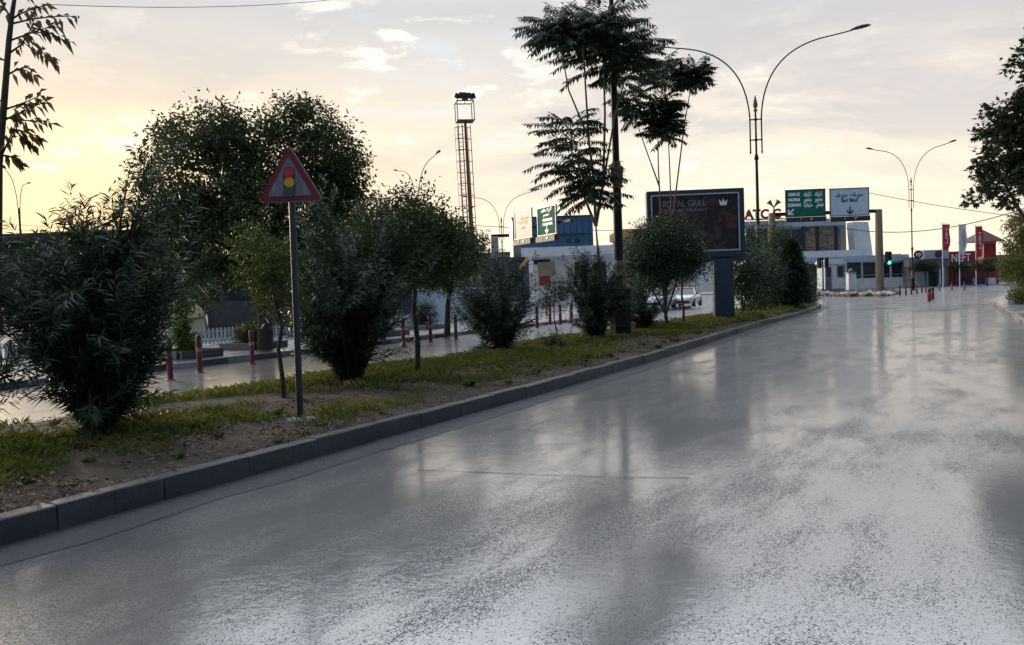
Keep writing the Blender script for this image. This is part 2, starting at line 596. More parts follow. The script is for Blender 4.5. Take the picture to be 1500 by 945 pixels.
def curve(p0, p1, p2, n):
    """quadratic curve through control p1"""
    t = np.linspace(0, 1, n)[:, None]
    p0, p1, p2 = map(lambda q: np.asarray(q, float), (p0, p1, p2))
    return (1 - t) ** 2 * p0 + 2 * t * (1 - t) * p1 + t ** 2 * p2


def oleander(loc, H, Rd, nst=26, low=0.12, label='', ll=0.14, lw=0.022, tall=None, lean=(0, 0), twigs=5, m='leaf_oleander', group='oleander bushes on the planted strip', base_r=0.14, density=1.0, shoots=0.55):
    """vase shaped clump of stems with whorls of narrow leaves"""
    root = thing('oleander_bush', loc, RNG.uniform(0, 6), label, 'bush', group)
    root.rotation_euler = (0, 0, 0)
    st, lv = MB(), Leaves()
    tips = []
    for i in range(nst):
        az = RNG.uniform(0, 2 * math.pi)
        q = math.sqrt(RNG.uniform(0.0, 1))
        h = H * RNG.uniform(0.62, 1.0) * (1 - 0.35 * q * q)
        rad = Rd * q
        x, y = rad * math.cos(az) + lean[0] * h / H, rad * math.sin(az) + lean[1] * h / H
        b = np.array([base_r * math.cos(az) * q, base_r * math.sin(az) * q, 0])
        e = np.array([x, y, h])
        tips.append((b, np.array([b[0] * 1.5 + x * 0.22, b[1] * 1.5 + y * 0.22, h * 0.58]), e))
    if tall:
        for (x, y, h) in tall:
            tips.append((np.array([0.05, 0, 0]), np.array([x * 0.35, y * 0.35, h * 0.6]), np.array([x, y, h])))
    # short shoots close to the ground
    for i in range(int(nst * shoots)):
        az = RNG.uniform(0, 2 * math.pi)
        rr = Rd * RNG.uniform(0.15, 0.46)
        h = H * RNG.uniform(0.1, 0.36)
        e = np.array([rr * math.cos(az), rr * math.sin(az), h])
        b = e * np.array([0.25, 0.25, 0])
        tips.append((b, np.array([e[0] * 0.6, e[1] * 0.6, h * 0.75]), e))
    for (b, c, e) in tips:
        P = curve(b, c, e, 12)
        st.tube([tuple(p) for p in P[::2]] + [tuple(P[-1])], list(np.linspace(0.016, 0.005, 7)), 4, cap=False)
        segs = [P[max(0, int(12 * low)):]]
        h = e[2]
        for k in range(twigs):
            u = RNG.uniform(0.3, 1.0)
            idx = min(11, int(u * 11))
            s0 = P[idx]
            tdir = unit((P[min(11, idx + 1)] - P[max(0, idx - 1)])[None])[0]
            dd = unit((tdir * 0.9 + rvec(1)[0] * 0.75)[None])[0]
            ln = RNG.uniform(0.18, 0.72) * min(1.3, 0.5 + H / 4)
            e2 = s0 + dd * ln + np.array([0, 0, 0.08])
            T = curve(s0, s0 + dd * ln * 0.5, e2, 6)
            segs.append(T)
            st.tube([tuple(p) for p in T[::2]], [0.006, 0.005, 0.003], 3, cap=False)
        for T in segs:
            ln = np.linalg.norm(np.diff(T, axis=0), axis=1).sum()
            nn = max(3, int(ln / 0.05 * density))
            u = np.linspace(0.1, 1, nn) * (len(T) - 1)
            i0 = np.minimum(u.astype(int), len(T) - 2)
            fr = (u - i0)[:, None]
            pos = T[i0] * (1 - fr) + T[i0 + 1] * fr
            tan = unit(T[i0 + 1] - T[i0])
            for w in range(3):
                rd = rvec(nn)
                rd = unit(rd - tan * (rd * tan).sum(1, keepdims=True))
                d = unit(tan * RNG.uniform(0.35, 0.9, (nn, 1)) + rd * 0.85 + np.array([0, 0, -0.1]))
                lv.kites(pos, d, tan, ll * RNG.uniform(0.7, 1.2, nn), lw * RNG.uniform(0.8, 1.2, nn), 0.1, 0.1)
    lv.build('foliage', MT[m], root)
    st.build('stems', MT['bark'], root)
    return root


def clump_tree(name, loc, lobes, label, cat='tree', group=None, ncl=120, per=90, csize=0.35, leaf=(0.09, 0.04), m='leaf_big', trunk_r=0.16, trunk_h=None, bark='bark', palmate=False, limbs=14, trunk_pts=None, droop=0.15, shell=0.5, stems=None):
    """trunk, limbs and a crown of leaf clumps spread through a union of ellipsoids"""
    root = thing(name, loc, 0, label, cat, group)
    tr, lv = MB(), Leaves()
    vol = np.array([l[3] * l[4] * l[5] for l in lobes])
    vol = vol / vol.sum()
    C = []
    for i in range(ncl):
        l = lobes[RNG.choice(len(lobes), p=vol)]
        v = rvec(1)[0] * (RNG.uniform(shell ** 3, 1) ** (1 / 3))
        if i % 5 == 0: v = v * RNG.uniform(1.0, 1.22)
        C.append(np.array(l[:3]) + v * np.array(l[3:]))
    C = np.array(C)
    zc = min(l[2] - l[5] * 0.7 for l in lobes)
    cx, cy = np.mean([l[0] for l in lobes]), np.mean([l[1] for l in lobes])
    th = trunk_h if trunk_h else max(0.4, zc)
    pts = trunk_pts or [(0, 0, -0.1), (0.02 * th, 0.01 * th, th * 0.35), (cx * 0.3 - 0.02 * th, cy * 0.3, th * 0.7), (cx * 0.45, cy * 0.45, th)]
    ns = len(pts)
    tr.tube(pts, list(np.linspace(trunk_r * 1.15, trunk_r * 0.75, ns)), 10)
    top = np.array(pts[-1], float)
    hubs = []
    for l in lobes:
        e = np.array(l[:3]) + np.array([0, 0, l[5] * 0.35])
        c = (top + e) / 2 + np.array([(e[0] - top[0]) * 0.15, (e[1] - top[1]) * 0.15, 0.1 * (e[2] - top[2])])
        P = curve(top - np.array([0, 0, trunk_r * 0.6]), c, e, 8)
        tr.tube([tuple(p) for p in P], list(np.linspace(trunk_r * 0.62, trunk_r * 0.12, 8)), 7)
        hubs.append(P)
    pool = np.concatenate([h[2:] for h in hubs])
    for i, c in enumerate(C):
        d = np.linalg.norm(pool - c, axis=1) + np.maximum(0, pool[:, 2] - c[2]) * 0.8
        a = pool[d.argmin()]
        if i < limbs * 6:
            md = (a + c) / 2 + np.array([0, 0, 0.12 * np.linalg.norm(c - a)]) + RNG.normal(size=3) * 0.06
            P = curve(a, md, c, 5)
            tr.tube([tuple(p) for p in P], list(np.linspace(trunk_r * 0.16 + 0.004, 0.004, 5)), 4, cap=False)
        n = int(per * RNG.uniform(0.5, 1.4) * (0.45 if i % 5 == 0 else 1))
        sz = csize * RNG.uniform(0.6, 1.35) * (0.7 if i % 5 == 0 else 1)
        off = np.clip(RNG.normal(size=(n, 3)), -1.7, 1.7) * sz * 0.5
        off[:, 2] *= 0.75
        p = c + off
        d = unit(off + rvec(n) * sz * 0.8 + np.array([0, 0, -droop * sz]))
        L_ = leaf[0] * RNG.uniform(0.65, 1.25, n)
        if palmate:
            nrm = unit(rvec(n) * 0.6 + np.array([0, 0, 1.0]))
            s = unit(np.cross(d, nrm))
            for a_ in (-1.0, -0.5, 0, 0.5, 1.0):
                dd = d * math.cos(a_) + s * math.sin(a_)
                lv.kites(p, dd, nrm, L_ * (1 - 0.3 * abs(a_)), L_ * 0.36, 0.06, 0.12)
        else:
            lv.kites(p, d, rvec(n), L_, leaf[1] * RNG.uniform(0.75, 1.2, n), 0.12, 0.1)
    lv.build('crown', MT[m], root)
    tr.build('trunk', MT[bark], root)
    return root


def frond(lv, st, p, d, L, n=13, ll=0.21, lw=0.072, droop=0.5):
    """pinnate leaf: arching stalk with pairs of hanging leaflets"""
    d = np.asarray(d, float)
    e = p + d * L + np.array([0, 0, -droop * L])
    P = curve(p, p + d * L * 0.62, e, n + 3)
    st.tube([tuple(q) for q in P[::3]] + [tuple(P[-1])], 0.006, 3, cap=False)
    tan = unit(np.gradient(P, axis=0))[2:]
    pos = P[2:]
    side = unit(np.cross(tan, np.array([0, 0, 1.0]) + 0.01))
    k = len(pos)
    sc = np.sin(np.linspace(0.5, 2.6, k)) * 0.5 + 0.55
    for sg in (-1, 1):
        dd = unit(side * sg * 0.85 + tan * 0.42 + np.array([0, 0, -0.5]) + RNG.normal(size=(k, 3)) * 0.14)
        lv.kites(pos, dd, tan * 0.2 + np.array([0, 0, 1.0]), ll * sc * RNG.uniform(0.85, 1.1, k), lw, 0.05, 0.22)
    lv.kites(pos[-1:], tan[-1:], np.array([[0, 0, 1.0]]), ll, lw)


def ailanthus(loc, stems, label, group):
    """slender stems, each with whorls of long feather leaves at its top.
    stems: list of (path, base radius, [(fraction along the path, number of fronds, frond length, up tilt)])"""
    root = thing('feather_leaved_tree', loc, 0, label, 'tree', group)
    tr, lv, st = MB(), Leaves(), MB()
    for path, r0, whorls in stems:
        P = [Vector(p) for p in path]
        m_ = len(P)
        fine = []
        for i in range(m_ - 1):
            for k in range(4):
                fine.append(P[i].lerp(P[i + 1], k / 4))
        fine.append(P[-1])
        tr.tube(fine, list(np.linspace(r0, max(0.008, r0 * 0.3), len(fine))), 7)
        for (u0, u1, cnt, fl, tilt) in whorls:
            for c in range(int(cnt * 1.65)):
                u = u0 + (u1 - u0) * (c + RNG.uniform(0, 1)) / int(cnt * 1.65)
                q = min(len(fine) - 2, int(u * (len(fine) - 1)))
                pp = np.array(fine[q].lerp(fine[q + 1], u * (len(fine) - 1) - q))
                az = c * 2.399 + RNG.uniform(-0.4, 0.4)
                t_ = tilt + RNG.uniform(-0.25, 0.3) + 0.3 * (u - u0) / max(1e-3, u1 - u0)
                d = np.array([math.cos(az) * math.cos(t_), math.sin(az) * math.cos(t_), math.sin(t_)])
                frond(lv, st, pp, d, fl * RNG.uniform(0.75, 1.15), droop=RNG.uniform(0.08, 0.34))
    lv.build('foliage', MT['leaf_ailanthus'], root)
    tr.build('trunk', MT['bark_pale'], root)
    st.build('leaf_stalks', MT['bark_pale'], root)
    return root


# ---- writing
def _shape_table():
    T = {}
    def f(ch, iso, fin=None, ini=None, med=None): T[ch] = (iso, fin or iso, ini, med)
    f('ا', 0xFE8D, 0xFE8E); f('ب', 0xFE8F, 0xFE90, 0xFE91, 0xFE92); f('ة', 0xFE93, 0xFE94)
    f('ت', 0xFE95, 0xFE96, 0xFE97, 0xFE98); f('خ', 0xFEA5, 0xFEA6, 0xFEA7, 0xFEA8); f('د', 0xFEA9, 0xFEAA)
    f('ر', 0xFEAD, 0xFEAE); f('س', 0xFEB1, 0xFEB2, 0xFEB3, 0xFEB4); f('ك', 0xFED9, 0xFEDA, 0xFEDB, 0xFEDC)
    f('ل', 0xFEDD, 0xFEDE, 0xFEDF, 0xFEE0); f('م', 0xFEE1, 0xFEE2, 0xFEE3, 0xFEE4); f('ن', 0xFEE5, 0xFEE6, 0xFEE7, 0xFEE8)
    f('ه', 0xFEE9, 0xFEEA); f('و', 0xFEED, 0xFEEE); f('ي', 0xFEF1, 0xFEF2, 0xFEF3, 0xFEF4)
    return T


SHT = _shape_table()


def arabic(s):
    """joined letter forms, laid out left to right"""
    out = []
    for w in s.split(' '):
        g = []
        for i, ch in enumerate(w):
            if ch not in SHT:
                g.append(ch); continue
            iso, fin, ini, med = SHT[ch]
            prev = i > 0 and w[i - 1] in SHT and SHT[w[i - 1]][2] is not None
            nxt = i < len(w) - 1 and w[i + 1] in SHT and ini is not None
            g.append(chr(med if prev and nxt else fin if prev else ini if nxt else iso))
        out.append(''.join(reversed(g)))
    return ' '.join(reversed(out))


def text(body, size, m, parent, loc, rot=(R(90), 0, 0), name='lettering', width=None, ext=0.004, align='CENTER', shear=0.0, bold=0.0):
    cu = bpy.data.curves.new(name, 'FONT')
    cu.body = body
    cu.size = size
    cu.align_x = align
    cu.align_y = 'CENTER'
    cu.extrude = ext
    cu.shear = shear
    cu.offset = bold
    cu.resolution_u = 3
    tmp = bpy.data.objects.new(name, cu)
    COL.objects.link(tmp)
    bpy.context.view_layer.update()
    dg = bpy.context.evaluated_depsgraph_get()
    me = bpy.data.meshes.new_from_object(tmp.evaluated_get(dg))
    COL.objects.unlink(tmp)
    bpy.data.objects.remove(tmp)
    bpy.data.curves.remove(cu)
    if width and len(me.vertices):
        xs = [v.co.x for v in me.vertices]
        w = max(xs) - min(xs)
        if w > 1e-6:
            k = width / w
            for v in me.vertices:
                v.co.x *= k
    me.materials.clear()
    me.materials.append(m)
    me.name = name
    o = bpy.data.objects.new(name, me)
    COL.objects.link(o)
    o.parent = parent
    o.location = loc
    o.rotation_euler = rot
    return o


def join_text(objs, name, m, parent):
    """several lines of writing as one lettering mesh, in the parent's own coordinates"""
    V, Fc = [], []
    for o in objs:
        mw = Matrix.Translation(o.location) @ o.rotation_euler.to_matrix().to_4x4()
        b = len(V)
        V += [tuple(mw @ v.co) for v in o.data.vertices]
        Fc += [[b + i for i in p.vertices] for p in o.data.polygons]
        me = o.data
        bpy.data.objects.remove(o)
        bpy.data.meshes.remove(me)
    mb = MB()
    mb.add(V, Fc)
    return mb.build(name, m, parent)

# ================================================================== SETTING
def setting(name, mb, m, rot=ROADROT):
    o = mb.build(name, m)
    o.rotation_euler = (0, 0, rot)
    o['kind'] = 'structure'
    return o


def L2(s, t):
    return (s, -t)


mb = MB()
mb.add([(-2500, -2500, -0.05), (2500, -2500, -0.05), (2500, 2500, -0.05), (-2500, 2500, -0.05)], [(0, 1, 2, 3)])
setting('ground', mb, MT['dirt'], 0)

mb = MB()
mb.add([(-40, -120, 0), (190, -120, 0), (190, 90, 0), (-40, 90, 0)], [(0, 1, 2, 3)])
setting('road', mb, MT['asphalt'])

# median outlines (s, t)
mr = [to_st(G(x, y)) for x, y in [(0, 801), (850, 561), (983, 521), (1047, 500), (1117, 477), (1170, 464), (1199, 453)]]
med_r = [(-14.0, mr[0][1])] + mr + [(58.8, -8.35), (60.6, -9.1), (61.6, -10.2)]
med_l = [(-14.0, -11.28), (44, -11.4), (50, -11.9), (55, -12.9), (58.5, -13.2), (60.6, -12.6), (61.6, -11.4)]


def interp(poly, s):
    for (a, b) in zip(poly, poly[1:]):
        if a[0] <= s <= b[0]:
            return a[1] + (b[1] - a[1]) * (s - a[0]) / max(1e-6, b[0] - a[0])
    return poly[0][1] if s < poly[0][0] else poly[-1][1]


def med_z(s, t):
    a, b = interp(med_l, s), interp(med_r, s)
    u = (t - a) / max(0.1, b - a)
    return 0.185 + 0.09 * max(0, math.sin(math.pi * min(1, max(0, u)))) + 0.035 * mnoise.noise((s * 0.8, t * 0.8, 0)) + 0.02 * mnoise.noise((s * 3, t * 3, 4))


mb = MB()
ns_, nt_ = 330, 22
vs = []
for i in range(ns_ + 1):
    s = -13.9 + (61.4 + 13.9) * i / ns_
    a, b = interp(med_l, s) + 0.1, interp(med_r, s) - 0.1
    for j in range(nt_ + 1):
        t = a + (b - a) * j / nt_
        vs.append((s, -t, med_z(s, t) if 0 < j < nt_ else 0.17))
fs = [(i * (nt_ + 1) + j, i * (nt_ + 1) + j + 1, (i + 1) * (nt_ + 1) + j + 1, (i + 1) * (nt_ + 1) + j) for i in range(ns_) for j in range(nt_)]
fs = [tuple(reversed(f)) for f in fs]
mb.add(vs, fs, 0, True)
setting('planted_strip_ground', mb, MT['dirt'])


def kerb(name, line, m, h=0.2, w=0.17, step=0.95, inward=1, m2=None):
    """row of kerb stones along a line of (s, t); inward = +1: stone body lies on the left of the line"""
    mb = MB()
    pts = [Vector((s, -t, 0)) for s, t in line]
    lens = [0]
    for a, b in zip(pts, pts[1:]):
        lens.append(lens[-1] + (b - a).length)
    n = max(2, int(lens[-1] / step))

    def at(d):
        for i in range(len(pts) - 1):
            if d <= lens[i + 1] or i == len(pts) - 2:
                return pts[i].lerp(pts[i + 1], (d - lens[i]) / max(1e-6, lens[i + 1] - lens[i]))
    for i in range(n):
        p, q = at(lens[-1] * i / n), at(lens[-1] * (i + 1) / n)
        t = (q - p).normalized()
        nn = Vector((-t.y, t.x, 0)) * inward
        hh = h + random.uniform(-0.012, 0.012)
        jt = random.uniform(-0.006, 0.006)
        c = (p + q) / 2 + nn * (w / 2 + jt) + Vector((0, 0, hh / 2 - 0.02))
        rot = Matrix.Rotation(math.atan2(t.y, t.x) + random.uniform(-0.005, 0.005), 3, 'Z')
        mi = 0 if not m2 else ((i % 2) if m2 is not MT['kerb_worn'] else int(random.random() < 0.4))
        mb.box(c, ((q - p).length - 0.003, w, hh + 0.04), mi, rot, random.uniform(0.008, 0.014))
        for k_ in range(len(mb.v) - 32, len(mb.v)):
            v_ = mb.v[k_]
            mb.v[k_] = (v_[0] + random.uniform(-1, 1) * 0.002, v_[1] + random.uniform(-1, 1) * 0.004, v_[2] + random.uniform(-1, 1) * 0.004)
    return setting(name, mb, [m, m2] if m2 else m)


kerb('kerb', med_r, MT['kerb'], 0.2, 0.17, 0.98, 1, MT['kerb_worn'])
kerb('kerb', med_l, MT['kerb'], 0.17, 0.17, 0.98, -1)

# gravelly gutter beside the median
mb = MB()
gl = [p for p in med_r]
for (a, b) in zip(gl, gl[1:]):
    k = max(1, int((b[0] - a[0]) / 0.09))
    for i in range(k):
        s0, s1 = a[0] + (b[0] - a[0]) * i / k, a[0] + (b[0] - a[0]) * (i + 1) / k
        t0, t1 = a[1] + (b[1] - a[1]) * i / k, a[1] + (b[1] - a[1]) * (i + 1) / k
        w0 = 0.5 + 0.1 * mnoise.noise((s0 * 0.9, 0, 0)) + 0.05 * mnoise.noise((s0 * 5, 3, 0))
        w1 = 0.5 + 0.1 * mnoise.noise((s1 * 0.9, 0, 0)) + 0.05 * mnoise.noise((s1 * 5, 3, 0))
        mb.add([(s0, -t0 + 0.05, 0.004), (s0, -t0 - w0, 0.004), (s1, -t1 - w1, 0.004), (s1, -t1 + 0.05, 0.004)], [(0, 1, 2, 3)])
setting('road_gutter_strip', mb, MT['gutter'])

# left pavement
mb = MB()
mb.slab([L2(-40, -18.5), L2(62, -18.5), L2(66, -20), L2(68, -26), L2(68, -90), L2(-40, -90)][::-1], -0.02, 0.15)
setting('pavement', mb, MT['paving'])
kerb('kerb', [(-14, -18.3), (62, -18.3), (65.8, -19.9), (68, -26)], MT['kerb_pale'], 0.16, 0.2, 0.95, 1, MT['kerb'])
# right pavement
rt_line = [(-14, 1.85), (20, 1.8), (38, 1.75), (48, 1.6), (62, 1.25), (66, 1.5), (70, 2.2), (84, 3.2), (95, 5), (104, 10), (110, 22), (113, 40), (114, 90)]
mb = MB()
mb.slab([L2(s, t + 0.15) for s, t in rt_line] + [L2(-14, 90)], -0.02, 0.14)
setting('pavement', mb, MT['paving'])
kerb('kerb', rt_line[:-1], MT['yellow_paint'], 0.16, 0.18, 1.1, -1, MT['kerb_pale'])
# far pavement across the junction
mb = MB()
mb.slab([(-60, 141), (160, 138), (330, 150), (330, 420), (-60, 420)], -0.02, 0.14)
setting('pavement', mb, MT['paving'], 0)

# traffic island with painted kerb
isl = [G(x, y, 0) for x, y in [(1196, 433.5), (1240, 435), (1300, 434), (1320, 430.5), (1312, 426.5), (1200, 427.5)]]
mb = MB()
ctr = sum(isl, Vector()) / len(isl)
mb.slab([tuple((p - ctr) * 0.97 + ctr) for p in isl], -0.02, 0.24)
setting('island_ground', mb, MT['dirt'], 0)
kerb('kerb', [to_st(p) for p in isl + isl[:1]], MT['yellow_paint'], 0.3, 0.2, 0.8, 1, MT['black_paint'])


def strips():
    """long shallow cracks and tar seams on the carriageway"""
    mb = MB()
    for (px, w) in [([(610, 688), (760, 694), (900, 699), (1010, 700)], 0.022),
                    ([(1080, 452), (1130, 452), (1180, 449), (1215, 448)], 0.12)]:
        P = [G(x, y, 0.004) for x, y in px]
        for a, b in zip(P, P[1:]):
            n = 10
            for i in range(n):
                p, q = a.lerp(b, i / n), a.lerp(b, (i + 1) / n)
                p.z = q.z = 0.004
                o0 = Vector((0, w * (0.6 + 0.5 * mnoise.noise((p.x * 4, p.y * 4, 0))), 0))
                o1 = Vector((0, w * (0.6 + 0.5 * mnoise.noise((q.x * 4, q.y * 4, 0))), 0))
                mb.add([p, q, q + o1, p + o0], [(0, 1, 2, 3)])
    return setting('road_seam_strip', mb, MT['gutter'], 0)


strips()


def wet_marks():
    mb = MB()
    for (x, y, L_, w) in [(1262, 441, 3.2, .5), (1273, 446, 2.4, .5), (1302, 441, 3.4, .4), (1298, 445, 2.0, .3), (1271, 453, 2.6, .4), (1296, 452, 2.0, .4), (1245, 439, 3, .4),
                          (1385, 452, 5.5, .5), (1400, 448, 4.4, .5), (1374, 455, 3, .4), (1215, 446, 4, .35), (1448, 428, 9, .6)]:
        c = G(x, y, 0.004)
        n = 14
        ring = []
        for k in range(n):
            a = 2 * math.pi * k / n
            r = 1 + 0.35 * mnoise.noise((x + math.cos(a) * 1.5, y + math.sin(a) * 1.5, 0))
            ring.append(c + Vector((math.cos(a) * L_ / 2 * r, math.sin(a) * w * 1.6 * r + 0.25 * math.cos(a) * L_ / 2, 0)))
        mb.add(ring, [tuple(range(n))])
    return setting('road_patch_surface', mb, MT['gutter'], 0)


wet_marks()

# ================================================================== GRASS AND LITTER
def med_uv(p):
    s, t = to_st(p)
    a, b = interp(med_l, s), interp(med_r, s)
    return s, t, (t - a) / max(0.1, b - a)


def grass():
    V = []
    n = 0
    while n < 190000:
        s = -1.5 + 62.5 * random.random() ** 1.7
        a, b = interp(med_l, s) + 0.2, interp(med_r, s) - 0.22
        t = random.uniform(a, b)
        u = (t - a) / max(0.1, b - a)
        g = 0.5 + 0.9 * mnoise.noise((s * 0.28, t * 0.45, 2.0)) + 0.4 * mnoise.noise((s * 1.3, t * 1.3, 7)) + 0.25 * mnoise.noise((s * 4, t * 4, 3))
        edge = min(1, max(0, (1 - u) / 0.125 - 0.3 + 0.6 * mnoise.noise((s * 0.9, t * 0.9, 9))))
        g *= 0.25 + 0.75 * edge
        g += -0.2 if 2.2 < s < 6.0 else (-0.1 if s <= 2.2 else (0.02 if s > 7.5 else -0.1))
        if g < 0.26 or random.random() > (g - 0.17) * 1.7:
            continue
        n += 1
        p = ST(s, t)
        z = med_z(s, t) - 0.01
        far = min(1.0, max(0.0, (s - 6) / 30))
        h = 0.025 + random.uniform(0.0, 1.0) ** 2.4 * 0.12 * (0.5 + g) * (1 + 0.3 * far)
        w = random.uniform(0.0028, 0.006) * (1 + 2.0 * far)
        az = random.uniform(0, 2 * math.pi)
        lx, ly = random.gauss(0, 0.45) * h, random.gauss(0, 0.45) * h
        dx, dy = math.cos(az) * w, math.sin(az) * w
        V += [(p.x - dx, p.y - dy, z), (p.x + dx, p.y + dy, z), (p.x + lx * 0.5 + dx * 0.6, p.y + ly * 0.5 + dy * 0.6, z + h * 0.65), (p.x + lx * 1.3, p.y + ly * 1.3, z + h)]
    V = np.array(V)
    o = np_mesh('grass', V, np.arange(len(V)).reshape(-1, 4), MT['grass'])
    o['kind'] = 'stuff'


def litter():
    lv = Leaves()
    P, D = [], []
    while len(P) < 30000:
        s = -2 + 50 * random.random() ** 2.0
        a, b = interp(med_l, s) + 0.15, interp(med_r, s) - 0.12
        t = random.uniform(a, b)
        g = mnoise.noise((s * 0.5, t * 0.6, 12)) + 0.5 * mnoise.noise((s * 2, t * 2, 1))
        if g + (0.3 if s < 6 else -0.05) < random.uniform(-0.3, 0.5):
            continue
        p = ST(s, t)
        P.append((p.x, p.y, med_z(s, t) + random.uniform(0.003, 0.045)))
        a_ = random.uniform(0, 6.28)
        D.append((math.cos(a_), math.sin(a_), random.gauss(0.1, 0.3)))
    n = len(P)
    nr = RNG.normal(size=(n, 3)) * 0.5 + np.array([0, 0, 1.0])
    lv.kites(np.array(P), np.array(D), nr, RNG.uniform(0.03, 0.085, n), RNG.uniform(0.012, 0.03, n), 0.3, 0.0)
    o = lv.build('fallen_leaves', MT['litter'], None)
    o['kind'] = 'stuff'



def weeds():
    """broad leaved weeds scattered through the grass"""
    lv = Leaves()
    for i in range(260):
        s = 1 + 50 * random.random() ** 1.8
        a, b = interp(med_l, s) + 0.2, interp(med_r, s) - 0.15
        t = random.uniform(a, b)
        p = ST(s, t)
        n = random.randint(7, 22)
        h = random.uniform(0.05, 0.2)
        az = RNG.uniform(0, 6.28, n)
        up_ = RNG.uniform(0.2, 1.4, n)
        d = np.stack([np.cos(az), np.sin(az), up_], 1)
        pos = np.array([[p.x, p.y, med_z(s, t)]]) + RNG.normal(size=(n, 3)) * np.array([0.02, 0.02, 0.0])
        L_ = h * RNG.uniform(0.5, 1.2, n)
        lv.kites(pos, d, rvec(n), L_, L_ * RNG.uniform(0.2, 0.42, n), 0.15, 0.2)
    o = lv.build('weeds', MT['leaf_yellowish'], None)
    o['kind'] = 'stuff'


grass()
litter()
weeds()


def med_at(x, y):
    """place on the median seen at photograph position x, y"""
    p = G(x, y, 0.22)
    s, t = to_st(p)
    p.z = med_z(s, t) - 0.02
    return p


# ================================================================== STREET LAMPS
def make_lamp(loc, rz, label):
    root = thing('street_lamp', loc, rz, label, 'street lamp', 'double armed street lamps')
    b = MB()
    b.lathe([(0.40, 0), (0.40, 0.1), (0.34, 0.16), (0.33, 0.32), (0.355, 0.34), (0.345, 0.42), (0.335, 1.38), (0.36, 1.42), (0.36, 1.52)], 8, smooth=False, ph=R(22.5))
    for k in range(8):
        a = R(45 * k)
        b.box((math.cos(a) * 0.32, math.sin(a) * 0.32, 0.9), (0.02, 0.17, 0.8), 0, Matrix.Rotation(a, 3, 'Z'), 0.006)
    base = b.build('base', MT['lamp_dark'], root)
    g = MB()
    g.lathe([(0.365, 1.52), (0.375, 1.56), (0.30, 1.62), (0.21, 1.70), (0.16, 1.78), (0.23, 1.83), (0.26, 1.92), (0.23, 2.03), (0.15, 2.09), (0.19, 2.14), (0.22, 2.25), (0.17, 2.36), (0.14, 2.4)], 16)
    for k in range(6):
        a = R(60 * k)
        pts = [(math.cos(a) * r, math.sin(a) * r, z) for r, z in ((0.34, 1.58), (0.42, 1.62), (0.40, 1.72), (0.28, 1.76), (0.24, 1.86))]
        g.tube(pts, [0.03, 0.035, 0.03, 0.025, 0.02], 6)
    g.build('base_ornament', MT['lamp_gold'], root)
    p = MB()
    p.lathe([(0.14, 2.38), (0.135, 3.6), (0.13, 4.68)], 14)
    p.lathe([(0.108, 5.36), (0.1, 7.5), (0.09, 9.85)], 12)
    p.lathe([(0.07, 10.1), (0.06, 13.0)], 10)
    p.build('pole', MT['lamp_dark'], root)
    g = MB()
    g.lathe([(0.13, 4.6), (0.165, 4.64), (0.15, 4.7), (0.17, 4.8), (0.2, 4.98), (0.215, 5.12), (0.2, 5.16), (0.235, 5.2), (0.22, 5.25), (0.15, 5.3), (0.13, 5.42)], 14)
    g.build('collar', MT['lamp_gold'], root)
    g = MB()
    g.lathe([(0.09, 9.75), (0.14, 9.8), (0.155, 9.92), (0.13, 9.98), (0.1, 10.12), (0.07, 10.16)], 12)
    g.build('collar', MT['lamp_dark'], root)
    for z in (11.1, 12.45):
        g = MB()
        g.box((0, 0, z), (0.86, 0.06, 0.08), 0, None, 0.01)
        g.lathe([(0.1, -0.07), (0.1, 0.07)], 10, 0, (0, 0, z))
        g.build('bracket', MT['lamp_dark'], root)
    for sg in (-1, 1):
        a = MB()
        P = [(0.37, 10.35), (0.37, 11.5), (0.37, 12.6)]
        q = curve((0.37, 0, 12.6), (0.62, 0, 16.9), (4.6, 0, 17.5), 18)
        q2 = curve((4.6, 0, 17.5), (5.4, 0, 17.62), (6.2, 0, 17.78), 5)
        path = [(sg * x, 0, z) for x, z in P] + [(sg * v[0], 0, v[2]) for v in q[1:]] + [(sg * v[0], 0, v[2]) for v in q2[1:]]
        a.tube(path, list(np.linspace(0.05, 0.042, len(path))), 8)
        a.lathe([(0.0, -0.22), (0.045, -0.12), (0.075, -0.06), (0.045, 0), (0.05, 0.05)], 8, 0, (sg * 0.37, 0, 10.35))
        arm = a.build('arm', MT['lamp_dark'], root)
        h = MB()
        prof = [(0.0, 0.0, 0.05), (0.12, 0.10, 0.09), (0.35, 0.17, 0.15), (0.7, 0.19, 0.17), (1.0, 0.14, 0.14), (1.2, 0.05, 0.06), (1.26, 0.01, 0.015)]
        vs, fs = [], []
        for (x, hw, hh) in prof:
            for k in range(12):
                an = 2 * math.pi * k / 12
                z = math.sin(an) * hh
                if z < 0: z *= 0.45
                vs.append((sg * (6.1 + x), math.cos(an) * hw, 17.80 + x * 0.16 + z))
        for i in range(len(prof) - 1):
            for k in range(12):
                j = (k + 1) % 12
                fs.append((i * 12 + k, i * 12 + j, i * 12 + 12 + j, i * 12 + 12 + k))
        h.add(vs, fs, 0, True)
        h.build('lamp_head', MT['black'], root)
    f = MB()
    f.lathe([(0.06, 12.95), (0.13, 13.0), (0.14, 13.08), (0.08, 13.14), (0.07, 13.22), (0.15, 13.28), (0.16, 13.42), (0.1, 13.7), (0.02, 14.05)], 12)
    f.build('finial', MT['lamp_gold'], root)
    return root


